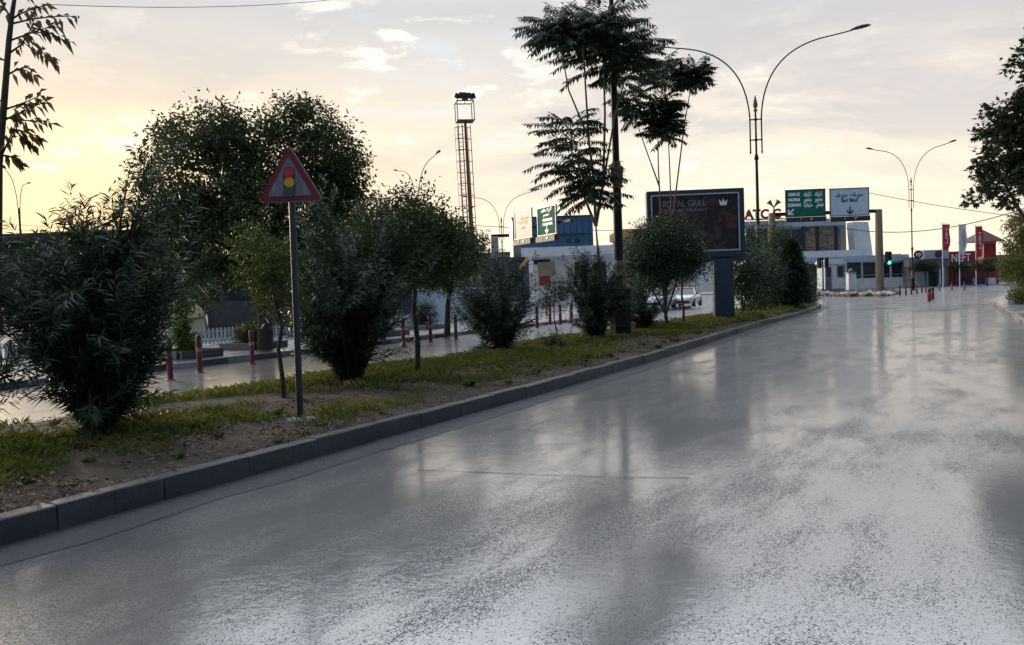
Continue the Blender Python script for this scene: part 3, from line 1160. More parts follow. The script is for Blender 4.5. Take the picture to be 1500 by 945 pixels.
lp = G(910, 494, 0.22)
lamp = make_lamp((lp.x, lp.y, 0.19), R(-12), 'nearest double armed street lamp, its dark post rising through the tall feathery tree')
p = W(1113, 440, 55)
l2 = copy_tree(lamp); l2.location = (p.x, p.y, 0.17); l2.rotation_euler = (0, 0, R(-10))
l2['label'] = 'double armed street lamp behind the blue billboard, its arms spread wide against the sky'
p = W(1337, 420, 112)
l3 = copy_tree(lamp); l3.location = (p.x, p.y, 0.0); l3.rotation_euler = (0, 0, R(-22)); l3.scale = (0.76, 0.9, 1.1)
l3['label'] = 'far double armed street lamp beyond the junction, right of the lit green signal'
for (x, yt, Y, rz, sc, lab) in [(738, 283, 140, -25, 1.0, 'far street lamp beside the two oblique road signs and the blue building'),
                                (616, 237, 95, -62, 1.0, 'street lamp rising behind the young tree left of the floodlight mast'),
                                (35, 257, 100, -70, 1.0, 'small far street lamp at the left, seen over the low dark building')]:
    top = W(x, yt, Y).z
    p = W(x, 430, Y)
    o = copy_tree(lamp)
    o.location = (p.x, p.y, 0.1)
    o.scale = (1, 1, top / 18.0)
    o.rotation_euler = (0, 0, R(rz))
    o['label'] = lab

# ================================================================== WARNING SIGN
sp = med_at(440, 616)
root = thing('warning_sign', sp, R(-3), 'red bordered triangular sign showing a traffic signal, on a grey post by the kerb', 'road sign')
mb = MB()
mb.tube([(0, 0, -0.1), (0, 0, 1.5), (0, 0, 3.34)], 0.042, 14)
mb.build('post', MT['steel_grey'], root)
mb = MB()
mb.lathe([(0.2, -0.02), (0.19, 0.035), (0.07, 0.05)], 12)
mb.build('footing', MT['concrete'], root)


def tri(sz, r=0.05):
    """triangle with rounded corners, sz = side"""
    h = sz * math.sqrt(3) / 2
    C = [Vector((-sz / 2, -h / 3)), Vector((sz / 2, -h / 3)), Vector((0, 2 * h / 3))]
    out = []
    for i in range(3):
        p, a, b = C[i], C[i - 1], C[(i + 1) % 3]
        da, db = (a - p).normalized(), (b - p).normalized()
        bis = (da + db).normalized()
        c = p + bis * (r * 2)
        a0 = math.atan2(-db.x * 1, db.y)  # placeholder start, refined below
        s0 = c + Vector((da.y, -da.x)) * r if (Vector((da.y, -da.x))).dot(bis) < 0 else c + Vector((-da.y, da.x)) * r
        e0 = c + Vector((db.y, -db.x)) * r if (Vector((db.y, -db.x))).dot(bis) < 0 else c + Vector((-db.y, db.x)) * r
        for k in range(6):
            v = (s0 - c).lerp(e0 - c, k / 5).normalized() * r
            out.append((c.x + v.x, c.y + v.y))
    return out


zc = 2.98
mb = MB(); mb.prism([(x, z + zc) for x, z in tri(0.80, 0.035)], -0.075, -0.05)
mb.build('sign_border', MT['sign_red'], root)
mb = MB(); mb.prism([(x, z + zc) for x, z in tri(0.835, 0.04)], -0.049, -0.04)
mb.build('back_plate', MT['galv'], root)
mb = MB(); mb.prism([(x, z + zc - 0.003) for x, z in tri(0.57, 0.02)], -0.079, -0.0755)
mb.build('sign_face', MT['sign_white'], root)


def disc(cx, cz, r, n=24):
    return [(cx + r * math.cos(2 * math.pi * k / n), cz + r * math.sin(2 * math.pi * k / n)) for k in range(n)]


mb = MB()
pill = [(0.075 * math.cos(a), zc + 0.115 + 0.075 * math.sin(a)) for a in np.linspace(0, math.pi, 10)] + [(0.075 * math.cos(a), zc - 0.115 + 0.075 * math.sin(a)) for a in np.linspace(math.pi, 2 * math.pi, 10)]
mb.prism(pill, -0.082, -0.0795)
mb.build('signal_symbol', MT['black'], root)
for dz, m in ((0.118, 'red_paint'), (0.0, 'sign_amber'), (-0.118, 'sign_bottle')):
    mb = MB(); mb.prism(disc(0, zc + dz, 0.064), -0.085, -0.0825)
    mb.build('signal_disc', MT[m], root)
for z in (zc - 0.12, zc + 0.16):
    mb = MB(); mb.box((0, -0.01, z), (0.16, 0.05, 0.03), 0, None, 0.006)
    mb.build('clamp', MT['galv'], root)
root.rotation_euler = (0, R(0.4), R(-3))

# ================================================================== BILLBOARD
bp_ = med_at(1060, 471)
root = thing('billboard', bp_, R(-3), 'dark food advertisement on a blue column in the planted strip', 'billboard')
Yb = bp_.y
sc = Yb / F
xa, xb = (952 - 1060) * sc, (1092 - 1060) * sc
z0, z1 = (471 - 378) * sc, (471 - 279) * sc
wd, hg, cx, cz = xb - xa, z1 - z0, (xa + xb) / 2, (z0 + z1) / 2
mb = MB()
mb.box((0.02, 0, z0 / 2 - 0.1), (0.80, 0.46, z0 + 0.2), 0, None, 0.05)
mb.box((0.02, 0, 0.02), (0.95, 0.6, 0.12), 0, None, 0.02)
mb.build('column', MT['bb_blue'], root)
mb = MB()
mb.box((cx + 0.55, 0, z0 - 0.05), (wd * 0.72, 0.36, 0.22), 0, None, 0.03)
mb.build('bearer', MT['bb_blue'], root)
fw = 0.19
mb = MB()
mb.box((cx, 0, z1 - fw / 2), (wd, 0.5, fw), 0, None, 0.02)
mb.box((cx, 0, z0 + fw * 0.75), (wd, 0.5, fw * 1.5), 0, None, 0.02)
for x in (xa + fw / 2, xb - fw * 0.6):
    mb.box((x, 0, cz + 0.05), (fw if x < cx else fw * 1.2, 0.494, hg - fw * 2.3), 0, None, 0.02)
mb.build('frame', MT['bb_blue'], root)
ix0, ix1, iz0, iz1 = xa + fw, xb - fw * 1.2, z0 + fw * 1.5, z1 - fw
mb = MB()
mb.box(((ix0 + ix1) / 2, 0.02, (iz0 + iz1) / 2), (ix1 - ix0, 0.36, iz1 - iz0))
mb.build('poster', MT['grill_art'], root)
mb = MB()
tw = 0.055
for z in (iz0, iz1):
    mb.box(((ix0 + ix1) / 2, -0.255, z), (ix1 - ix0 + tw, 0.03, tw))
for x in (ix0, ix1):
    mb.box((x, -0.252, (iz0 + iz1) / 2), (tw, 0.03, iz1 - iz0 - tw))
mb.build('trim', MT['bb_trim'], root)
iw = ix1 - ix0
t1 = text('ROYAL GRILL', 0.36, MT['letter_grey'], root, (ix0 + iw * 0.38, -0.165, iz1 - 0.36), width=iw * 0.5)
t2 = text('FAMILY RESTAURANT', 0.17, MT['letter_grey'], root, (ix0 + iw * 0.38, -0.165, iz1 - 0.62), width=iw * 0.53)
join_text([t1, t2], 'lettering', MT['letter_grey'], root)
mb = MB()
ex, ez = ix0 + iw * 0.83, iz1 - 0.36
mb.prism([(ex - 0.13, ez - 0.12), (ex + 0.13, ez - 0.12), (ex + 0.17, ez + 0.12), (ex + 0.06, ez), (ex, ez + 0.17), (ex - 0.06, ez), (ex - 0.17, ez + 0.12)], -0.168, -0.16)
mb.build('emblem', MT['letter_white'], root)

# ================================================================== FLOODLIGHT MAST
p = W(696, 425, 96)
ztop = W(689, 137, 96).z
root = thing('floodlight_mast', (p.x, p.y, 0), R(12), 'tall rust red mast with a caged ladder and floodlights on top', 'mast')
root.rotation_euler = (0, R(-1.2), R(12))
H = ztop - 1.0
mb = MB()
mb.tube([(0, 0, 0), (0, 0, H * 0.5), (0, 0, H - 2.2)], [0.32, 0.24, 0.16], 10)
mb.build('mast_tube', MT['rust'], root)
mb = MB()
for sx in (-0.42, -0.9):
    mb.tube([(sx, -0.25, 3.0), (sx, -0.25, H - 2.6)], 0.07, 5)
for k in range(int((H - 6) / 0.45)):
    mb.tube([(-0.42, -0.25, 3 + k * 0.45), (-0.9, -0.25, 3 + k * 0.45)], 0.03, 4)
mb.tube([(0.55, -0.1, 3.0), (0.55, -0.1, H - 2.6)], 0.05, 5)
mb.build('ladder', MT['rust'], root)
mb = MB()
for k in range(14):
    z = 4 + k * (H - 7) / 13
    ring = [(-0.55 + 0.75 * math.cos(a), -0.3 - 0.65 * math.sin(a), z) for a in np.linspace(0, math.pi, 9)]
    mb.tube([(0.6, -0.1, z)] + ring + [(-1.3, -0.1, z)], 0.045, 4)
for a in np.linspace(0, math.pi, 5):
    xx, yy = -0.55 + 0.75 * math.cos(a), -0.3 - 0.65 * math.sin(a)
    mb.tube([(xx, yy, 3.9), (xx, yy, H - 2.9)], 0.025, 4)
mb.build('ladder_cage', MT['rust'], root)
mb = MB()
hw, hd = 0.98, 0.85
zb, zt = H - 2.2, H
for z in (zb, zt):
    for sy in (-hd, hd):
        mb.tube([(-hw, sy, z), (hw, sy, z)], 0.07, 5)
    for sx in (-hw, hw):
        mb.tube([(sx, -hd, z), (sx, hd, z)], 0.07, 5)
for sx in (-hw, hw):
    for sy in (-hd, hd):
        mb.tube([(sx, sy, zb), (sx, sy, zt)], 0.06, 5)
mb.build('platform_frame', MT['lamp_gold'], root)
mb = MB()
mb.box((0, 0, zb + 0.03), (2 * hw, 2 * hd, 0.08))
mb.build('platform_floor', MT['lamp_dark'], root)
for (x, y, az, sz) in [(-0.85, -0.5, 60, 0.8), (-0.25, -0.7, 8, 1.0), (0.35, -0.6, -10, 0.9), (0.95, -0.3, -55, 0.9), (0.2, 0.6, 180, 0.9)]:
    mb = MB()
    rot = Matrix.Rotation(R(az), 3, 'Z') @ Matrix.Rotation(R(25), 3, 'X')
    mb.box((x, y, zt + 0.62), (0.85 * sz, 0.32, 0.72 * sz), 0, rot, 0.05)
    mb.tube([(x, y, zt), (x, y, zt + 0.5)], 0.05, 5)
    mb.build('floodlight', MT['black'], root)

# ================================================================== GANTRIES AND ROAD SIGNS
def sign_panel(loc, rz, w, h, face, rim, label, lines, arrow=None, lm='letter_white', name='direction_sign'):
    root = thing(name, loc, rz, label, 'road sign')
    mb = MB(); mb.box((0, 0, 0), (w, 0.10, h), 0, None, 0.02)
    mb.build('panel', MT[face], root)
    mb = MB()
    for z in (-h / 2, h / 2):
        mb.box((0, -0.01, z), (w + 0.16, 0.16, 0.08))
    for x in (-w / 2, w / 2):
        mb.box((x, -0.012, 0), (0.08, 0.152, h - 0.08))
    mb.build('rim', MT[rim], root)
    mb = MB()
    mb.box((0, -0.06, -h / 2 - 0.34), (w + 0.1, 0.42, 0.52), 0, None, 0.03)
    mb.build('light_box', MT['black'], root)
    mb = MB()
    mb.box((w * 0.13, -0.285, -h / 2 - 0.3), (0.3, 0.03, 0.14), 0, Matrix.Rotation(R(-35), 3, 'Y'))
    mb.build('lamp', MT['bb_trim'], root)
    mb = MB()
    mb.box((-w * 0.14, -0.283, -h / 2 - 0.32), (0.05, 0.03, 0.3))
    mb.build('lamp_strap', MT['bb_trim'], root)
    T = []
    for (body, x, z, size, width) in lines:
        T.append(text(body, size, MT[lm], root, (x * w, -0.056, z * h), width=width * w if width else None, bold=0.02))
    o = join_text(T, 'lettering', MT[lm], root)
    if arrow:
        ax, az, ang, s = arrow
        mb = MB()
        c, sn = math.cos(R(ang)), math.sin(R(ang))
        def tr_(q): return (ax * w + (q[0] * c - q[1] * sn) * s, az * h + (q[0] * sn + q[1] * c) * s)
        mb.prism([tr_(q) for q in ((-0.09, -0.25), (0.09, -0.25), (0.09, 0.6), (-0.09, 0.6))], -0.06, -0.0555)
        mb.prism([tr_(q) for q in ((0, -0.5), (0.5, 0.02), (0.36, 0.14), (0, -0.24))], -0.062, -0.0557)
        mb.prism([tr_(q) for q in ((0, -0.5), (0, -0.24), (-0.36, 0.14), (-0.5, 0.02))], -0.064, -0.0559)
        mb.build('arrow', MT[lm], root)
    return root


YG = 89.0
pr = W(1289, 425, YG); pl = W(1133, 425, YG)
zbm = W(1289, 309, YG).z
root = thing('sign_gantry', (pl.x, YG, 0), 0, 'sign gantry of two posts and a beam over the road by the guard booth', 'gantry')
span = pr.x - pl.x
for x, m in ((0, 'pole_tan'), (span, 'pole_tan')):
    mb = MB()
    mb.tube([(x, 0, 0), (x, 0, zbm * 0.5), (x, 0, zbm + 0.15)], [0.46, 0.4, 0.36], 14)
    mb.lathe([(0.62, 0.22), (0.62, 0.34), (0.46, 0.4)], 12, 0, (x, 0, 0))
    mb.build('post', MT[m], root)
mb = MB()
mb.box((span / 2, 0, zbm), (span + 0.2, 0.3, 0.36), 0, None, 0.03)
mb.build('beam', MT['lamp_dark'], root)


def panel_from(x0, x1, y0, y1, Y):
    a, b = W(x0, (y0 + y1) / 2, Y), W(x1, (y0 + y1) / 2, Y)
    xm = (x0 + x1) / 2
    zt, zb = W(xm, y0, Y).z, W(xm, y1, Y).z
    return (a.x + b.x) / 2, (zt + zb) / 2, b.x - a.x, zt - zb


cx, cz, w, h = panel_from(1151, 1208, 278, 317, YG - 0.45)
sign_panel((cx, YG - 0.45, cz), R(-2), w, h, 'road_green', 'steel_grey', 'green direction sign with three rows of white writing and an arrow to lower left',
           [('KIRKUK', -0.28, 0.33, 0.46, 0.3), (arabic('كركوك'), 0.06, 0.33, 0.6, 0.2), (arabic('كركوك'), 0.34, 0.33, 0.6, 0.2),
            ('MAXMUR', -0.28, 0.13, 0.46, 0.3), (arabic('مخمور'), 0.06, 0.13, 0.6, 0.2), (arabic('مخمور'), 0.34, 0.13, 0.6, 0.2),
            ('SLEMANI', -0.28, -0.07, 0.46, 0.32), (arabic('سليمانية'), 0.07, -0.07, 0.6, 0.22), (arabic('سليماني'), 0.37, -0.07, 0.6, 0.2)],
           (-0.38, -0.33, -45, 0.8))
cx, cz, w, h = panel_from(1216, 1272, 276, 316, YG - 0.45)
sign_panel((cx, YG - 0.45, cz), R(-2), w, h, 'road_white', 'steel_grey', 'pale grey direction sign with dark writing and a downward arrow, beside the green one',
           [(arabic('سري بلند'), -0.2, 0.27, 0.6, 0.3), ('-', 0.01, 0.27, 0.5, None), (arabic('سري بلند'), 0.2, 0.27, 0.6, 0.3), ('Sari Blnd', 0.0, 0.06, 0.56, 0.42)],
           (0.01, -0.33, 0, 0.85), 'letter_dark')

# oblique gantry over the left carriageway
YL = 76.0
ga = R(-65)
dirx = Vector((math.cos(ga), math.sin(ga), 0))
c0 = W(757, 420, YL)
root = thing('sign_gantry', (c0.x, c0.y, 0), ga, 'oblique sign gantry over the left road carrying the beige and the green panel', 'gantry')
zg = W(757, 340, YL).z
LB = 10.5
mb = MB()
mb.box((0, 0, zg / 2 + 0.5), (0.8, 0.8, zg + 1.0), 0, None, 0.05)
mb.build('post', MT['galv'], root)
mb = MB()
mb.box((LB / 2, 0, zg + 0.1), (LB + 0.4, 0.22, 0.24), 0, None, 0.03)
mb.build('beam', MT['lamp_dark'], root)


def oblique(x0, x1, y0, y1, face, lm, label, lines, arrow):
    # find the panel on the gantry line
    def hit(x):
        d = ray(x, 330)
        n = Vector((-dirx.y, dirx.x, 0))
        k = (c0.dot(n) - 0.0) / d.dot(n) if abs(d.dot(n)) > 1e-6 else 0
        q = Vector((0, 0, 0)) + Vector((d.x, d.y, 0)) * k
        return (q - Vector((c0.x, c0.y, 0))).dot(dirx), q
    a, qa = hit(x0); b, qb = hit(x1)
    m_ = (qa + qb) / 2
    xm = (x0 + x1) / 2
    zt, zb = W(xm, y0, m_.y).z, W(xm, y1, m_.y).z
    nrm = Vector((dirx.y, -dirx.x, 0))
    loc = m_ + nrm * 0.3
    return sign_panel((loc.x, loc.y, (zt + zb) / 2), ga, abs(b - a), zt - zb, face, 'galv', label, lines, arrow, lm)


oblique(759, 784, 308, 349, 'road_beige', 'letter_ochre', 'faded beige road sign seen obliquely, left of the oblique green one',
        [(arabic('سري بلند'), 0.1, 0.22, 0.34, 0.5), ('Sari Blnd', 0.0, 0.06, 0.34, 0.6), (arabic('بلند'), 0.0, -0.12, 0.3, 0.3)], None)
oblique(793, 820, 303, 344, 'road_green', 'letter_white', 'green road sign seen obliquely in front of the blue building',
        [(arabic('كركوك'), 0, 0.38, 0.36, 0.6), (arabic('مخمور'), 0, 0.22, 0.34, 0.36), ('KIRKUK', 0.05, 0.03, 0.28, 0.55), ('MAXMUR', 0.05, -0.12, 0.28, 0.55)], (0.0, -0.33, 0, 0.7))
# plain portal left of it
p = W(727, 420, 84)
root = thing('sign_gantry', (p.x, p.y, 0), 0, 'plain grey portal frame left of the oblique beige sign', 'gantry')
zz = W(727, 347, 84).z
q = W(752, 420, 84).x - p.x
mb = MB(); mb.box((0, 0, zz / 2), (0.75, 0.5, zz), 0, None, 0.04); mb.build('post', MT['galv'], root)
mb = MB(); mb.box((q / 2 + 0.35, 0, zz + 0.1), (q + 1.4, 0.3, 0.3), 0, None, 0.03); mb.build('beam', MT['lamp_dark'], root)

# loudspeakers on the gantry
p = W(1133, 303, YG)
root = thing('loudspeaker_pair', (p.x, YG - 0.1, zbm + 0.15), 0, 'pair of tan horn loudspeakers crossed on top of the left gantry post', 'loudspeaker')
mb = MB(); mb.tube([(0, 0, 0), (0, 0, 0.75)], 0.07, 6); mb.build('stalk', MT['lamp_dark'], root)
for sg in (-1, 1):
    mb = MB()
    rot = Matrix.Rotation(R(sg * 38), 3, 'Y')
    prof = [(0.06, 0), (0.09, 0.2), (0.16, 0.5), (0.3, 0.78), (0.34, 0.8), (0.3, 0.76)]
    vs, fs = [], []
    for r_, z in prof:
        for k in range(12):
            a = 2 * math.pi * k / 12
            vs.append(rot @ Vector((r_ * math.cos(a), r_ * math.sin(a), z + 0.05)) + Vector((0, 0, 0.6)))
    for i in range(len(prof) - 1):
        for k in range(12):
            fs.append((i * 12 + k, i * 12 + (k + 1) % 12, i * 12 + 12 + (k + 1) % 12, i * 12 + 12 + k))
    mb.add(vs, fs, 0, True)
    mb.build('horn', MT['lamp_gold'], root)


def signal(loc, rz, label, lit=False, group=None):
    root = thing('traffic_light', loc, rz, label, 'traffic light', group)
    mb = MB()
    mb.box((0, 0, 0), (0.42, 0.34, 1.25), 0, None, 0.05)
    mb.build('housing', MT['black'], root)
    for k, z in enumerate((0.38, 0, -0.38)):
        mb = MB()
        mb.tube([(0, -0.16, z), (0, -0.19, z)], 0.15, 14)
        o = mb.build('lens', MT['green_lit'] if (lit and k == 2) else MT['black'], root)
        mb = MB()
        ring = [(0.17 * math.cos(a), -0.17, z + 0.17 * math.sin(a)) for a in np.linspace(-0.3, math.pi + 0.3, 9)]
        out = [(x, -0.36, zz) for x, _, zz in ring]
        mb.add(ring + out, [(i, i + 1, 10 + i, 9 + i) for i in range(8)])
        mb.build('visor', MT['black'], root)
    return root


p = W(1295.5, 382, YG)
s_ = signal((p.x + 0.15, YG - 0.6, W(1295, 379, YG).z), 0, 'traffic light showing green, fixed to the tan gantry post', True)
s_.scale = (1.35, 1.2, 1.2)
p = W(1206, 424, 95)
pole = thing('signal_post', (p.x, p.y, 0.1), 0, 'thin dark signal post left of the white guard booth', 'post')
mb = MB(); mb.tube([(0, 0, 0), (0, 0, W(1206, 378, 95).z)], 0.09, 8); mb.build('post', MT['black'], pole)
for dx, rz, lab in ((-0.42, 10, 'dark traffic light head on the left side of the thin signal post'), (0.42, -10, 'dark traffic light head on the right side of the thin signal post, nearest the booth')):
    signal((p.x + dx, p.y - 0.05, W(1206, 385, 95).z), R(rz), lab, False)

# ================================================================== BOLLARDS
def make_bollard(loc, label, group, h=0.85, r=0.075):
    root = thing('bollard', loc, 0, label, 'bollard', group)
    mb = MB()
    mb.lathe([(r, 0), (r, h * 0.56)], 12)
    mb.build('post', MT['bollard_red'], root)
    mb = MB(); mb.lathe([(r * 1.04, h * 0.56), (r * 1.04, h * 0.66)], 12); mb.build('band', MT['bollard_pale'], root)
    mb = MB(); mb.lathe([(r, h * 0.66), (r, h * 0.95), (r * 0.7, h * 0.99), (r * 0.15, h)], 12); mb.build('cap', MT['bollard_dark'], root)
    mb = MB(); mb.lathe([(r * 1.7, 0.0), (r * 1.7, 0.012), (r * 1.05, 0.03)], 10); mb.build('foot_plate', MT['bollard_red'], root)
    return root


bol = None
rowA = [(250, 557), (293, 546), (370, 534), (437, 525), (545, 511), (591, 506), (631, 501), (668, 497)]
ordn = ['first', 'second', 'third', 'fourth', 'fifth', 'sixth', 'seventh', 'eighth', 'ninth', 'tenth', 'eleventh', 'twelfth']
gA = 'red bollards along the far kerb of the left road'
for i, (x, y) in enumerate(rowA):
    p = G(x, y, 0.0)
    lab = 'red bollard along the far kerb of the left road, %s from the left' % ordn[i]
    if bol is None:
        bol = make_bollard(p, lab, gA, 0.95, 0.066); bol.rotation_euler = (0, 0, 0)
    else:
        o = copy_tree(bol); o.location = p; o['label'] = lab; o['group'] = gA
gB = 'red bollards edging the wet forecourt'
rowB = [(787, 481), (806, 476), (821, 476), (837, 473), (850, 470), (876, 468), (838, 462), (801, 463)]
for i, (x, y) in enumerate(rowB):
    o = copy_tree(bol); o.location = G(x, y, 0.15)
    o['label'] = ('red bollard at the wet forecourt edge beyond the small sapling, %s from the left' % ordn[i]) if i < 6 else ('red bollard set back in the wet forecourt, %s of the two' % ('right' if i == 6 else 'left'))
    o['group'] = gB
gC = 'thin red bollards at the junction'
rowC = [(1318.5, 433), (1327, 432.5), (1335, 431.5), (1343, 430.5), (1350.5, 429.5), (1356, 429), (1376, 426), (1394.5, 426), (1413, 426)]
for i, (x, y) in enumerate(rowC):
    o = copy_tree(bol); o.location = G(x, y, 0.0); o['group'] = gC
    o.scale = (1.2, 1.2, 1.05)
    o['label'] = 'thin bollard standing in the wet junction, %s from the left in its row' % ordn[i]
for (x, y, lab) in ((1361, 442, 'stout red bollard alone in the middle of the wet road'), (1366, 439, 'red bollard just behind the stout one in the road')):
    o = copy_tree(bol); o.location = G(x, y, 0.0); o.scale = (1.9, 1.9, 1.0)
    o['label'] = lab; o['group'] = 'stout bollards in the road'

# ================================================================== FENCES, PLANTERS ON THE LEFT PAVEMENT
def picket_fence(s0, s1, t, label, mpk='fence_white', h=0.62, gap=0.19, pw=0.105):
    o0 = ST(s0, t, 0.15)
    root = thing('picket_fence', o0, ROADROT, label, 'fence', 'low fences along the left pavement')
    L_ = s1 - s0
    mb = MB()
    for z in (0.14, h - 0.14):
        mb.box((L_ / 2, 0.03, z), (L_, 0.035, 0.05))
    mb.build('rails', MT['galv'], root)
    mb = MB()
    for k in range(int(L_ / gap)):
        x = gap * (k + 0.5)
        hh = h + random.uniform(-0.01, 0.01)
        mb.prism([(x - pw / 2, 0.03), (x + pw / 2, 0.03), (x + pw / 2, hh - 0.05), (x, hh), (x - pw / 2, hh - 0.05)], -0.012, 0.012)
    mb.build('pickets', MT[mpk], root)
    mb = MB()
    for k in range(int(L_ / 3) + 1):
        pass
    for k in range(int(L_ / 3) + 1):
        m_ = MB(); m_.box((k * 3, 0.06, h / 2), (0.08, 0.08, h + 0.1), 0, None, 0.01); m_.build('post', MT['galv'], root)
    return root


picket_fence(2, 26, -24.6, 'low chalky white picket fence behind the pavement at the left')
picket_fence(27.2, 36.5, -24.7, 'low picket fence under the red drinks cabinet')
picket_fence(37.3, 52, -24.2, 'low bluish white fence beyond the young tree trunk', 'galv', 0.95, 0.16, 0.05)


def planter(loc, label, w=1.5):
    root = thing('planter_kerb', loc, ROADROT, label, 'planter', 'square tree planters on the left pavement')
    mb = MB()
    for a, b, sx, sy in ((0, -w / 2, w, 0.14), (0, w / 2, w, 0.14), (-w / 2, 0, 0.14, w - 0.14), (w / 2, 0, 0.14, w - 0.14)):
        mb.box((a, b, 0.11), (sx, sy, 0.22), 0, None, 0.015)
    mb.build('rim', MT['kerb'], root)
    mb = MB(); mb.box((0, 0, 0.07), (w - 0.16, w - 0.16, 0.12)); mb.build('soil', MT['dirt'], root)
    return root


pls = []
for (x, y, lab) in [(270, 523, 'dark tree planter left of the second red bollard, holding an ivy clad trunk'), (372, 510, 'dark planter with a rounded grey green shrub behind the warning sign post'),
                    (475, 497, 'dark planter behind the tall oleander in mid strip'), (560, 492, 'dark planter with a broad dark shrub left of the red drinks cabinet'),
                    (622, 482, 'dark planter with a shrub behind the young tree trunk')]:
    p = G(x, y, 0.15)
    pls.append(p)
    planter(p, lab)

# red drinks cabinet behind the fence
p = G(588, 473, 0.15)
Yc = p.y
k = Yc / F
root = thing('drinks_cabinet', p, R(-6), 'small red drinks cabinet with white script lettering behind the low fence', 'cabinet')
wC, hC = 34 * k, 40 * k
mb = MB(); mb.box((0, 0.25, hC * 0.2), (wC * 1.05, 0.6, hC * 0.4), 0, None, 0.03); mb.build('base', MT['sign_white'], root)
mb = MB(); mb.box((0, 0.25, hC * 0.71), (wC, 0.62, hC * 0.6), 0, None, 0.04); mb.build('body', MT['cooler_red'], root)
mb = MB(); mb.box((0, 0.25, hC * 1.025), (wC * 1.02, 0.66, 0.06), 0, None, 0.015); mb.build('lid', MT['bb_trim'], root)
T = [text('Coca', 0.36, MT['letter_white'], root, (-0.05, -0.066, hC * 0.83), width=wC * 0.5, shear=0.35), text('Cola', 0.36, MT['letter_white'], root, (0.0, -0.066, hC * 0.6), width=wC * 0.5, shear=0.35)]
join_text(T, 'lettering', MT['letter_white'], root)

# ================================================================== BUILDINGS
def bld(name, xm, Y, label, cat='building', z=0.14, group=None):
    p = W(xm, 420, Y)
    r = thing(name, (p.x, Y, z), 0, label, cat, group)
    r['_x'] = xm
    return r


class PB(MB):
    """builder that takes photograph extents on a front plane at depth Y + off, with a real depth"""
    def __init__(self, root):
        super().__init__()
        self.r = root

    def rect(self, x0, x1, y0, y1, off=0.0, dep=0.3, mi=0):
        o = self.r.location
        Y = o.y + off
        ym, xm = (y0 + y1) / 2, (x0 + x1) / 2
        a, b = W(x0, ym, Y).x - o.x, W(x1, ym, Y).x - o.x
        zt = W(xm, y0, Y).z - o.z
        zb = (W(xm, y1, Y).z - o.z) if y1 is not None else 0.0
        return self.span((a, off, zb), (b, off + dep, zt))

    def base(self, x0, x1, y0, off=0.0, dep=8.0, mi=0):
        o = self.r.location
        Y = o.y + off
        xm = (x0 + x1) / 2
        a, b = W(x0, y0, Y).x - o.x, W(x1, y0, Y).x - o.x
        return self.span((a, off, -0.1), (b, off + dep, W(xm, y0, Y).z - o.z))

    def quad(self, pts, off=0.0, dep=0.3):
        o = self.r.location
        Y = o.y + off
        P = [(W(x, y, Y).x - o.x, W(x, y, Y).z - o.z) for x, y in pts]
        self.prism(P, off, off + dep)
        return self


def part(root, name, m, fn, label=None):
    b = PB(root)
    fn(b)
    return b.build(name, MT[m], root, label)


def bx(root, x, y, off=0):
    o = root.location
    q = W(x, y, o.y + off)
    return (q.x - o.x, off, q.z - o.z)


# --- glass fronted restaurant
r = bld('restaurant_building', 1250, 146, 'long white and glass restaurant building behind the guard booth', z=0.14)
part(r, 'wall', 'white_wall', lambda b: b.base(1165, 1332, 377, 0.6, 14))
part(r, 'low_wall', 'white_wall', lambda b: b.base(1180, 1330, 408, 0.0, 0.3))
for x0, x1 in ((1182, 1200), (1202, 1219), (1241, 1262), (1264, 1285), (1287, 1304), (1306, 1327)):
    part(r, 'window', 'glass_teal' if x0 < 1240 else 'glass', lambda b: b.rect(x0, x1, 385, 407.5, 0.45, 0.1))
for x in (1201, 1240, 1263, 1286, 1305, 1328):
    part(r, 'column', 'white_wall', lambda b: b.rect(x - 1.2, x + 1.2, 384, 408, 0.2, 0.35))
part(r, 'canopy', 'pale_blue_wall', lambda b: b.rect(1180, 1331, 375, 384, -1.2, 2.0))
part(r, 'handrail', 'galv', lambda b: b.rect(1241, 1329, 402, 403.2, 0.1, 0.08))
part(r, 'roof_edge', 'red_paint', lambda b: b.rect(1288, 1320, 372.5, 375, -0.6, 1.0))
# --- upper storey with printed panels
r2 = bld('panel_building', 1205, 149, 'upper block with large printed facade panels behind the green road sign', z=0.14)
part(r2, 'wall', 'pale_blue_wall', lambda b: b.base(1092, 1239, 322, 0.5, 12))
part(r2, 'white_band', 'white_wall', lambda b: b.rect(1176, 1262, 367, 377, -1.4, 2.5))
part(r2, 'white_band', 'pale_blue_wall', lambda b: b.rect(1090, 1239, 322, 332, -0.2, 1.5))
for x0, x1, m in ((1179, 1197, 'facade_art'), (1199, 1222, 'facade_art')):
    part(r2, 'printed_panel', m, lambda b: b.rect(x0, x1, 333, 366.5, 0.25, 0.2))
part(r2, 'printed_panel', 'beige_wall', lambda b: b.rect(1231, 1238.5, 333, 366.5, 0.25, 0.2))
for x in (1178, 1198, 1226):
    part(r2, 'column', 'steel_grey', lambda b: b.rect(x - 2, x + 2, 332, 367, -0.1, 0.4))
for x0, x1 in ((1094, 1108), (1110, 1124), (1141, 1158), (1160, 1174)):
    part(r2, 'window', 'glass', lambda b: b.rect(x0, x1, 336, 360, 0.3, 0.1))
# --- slanted white pylon
r3 = bld('slanted_pylon', 1265, 147, 'slanted white pylon rising above the restaurant roof', 'pylon')
part(r3, 'shaft', 'white_wall', lambda b: b.quad([(1250, 325), (1272, 325), (1285, 421), (1258, 421)], 2.5, 3.0))
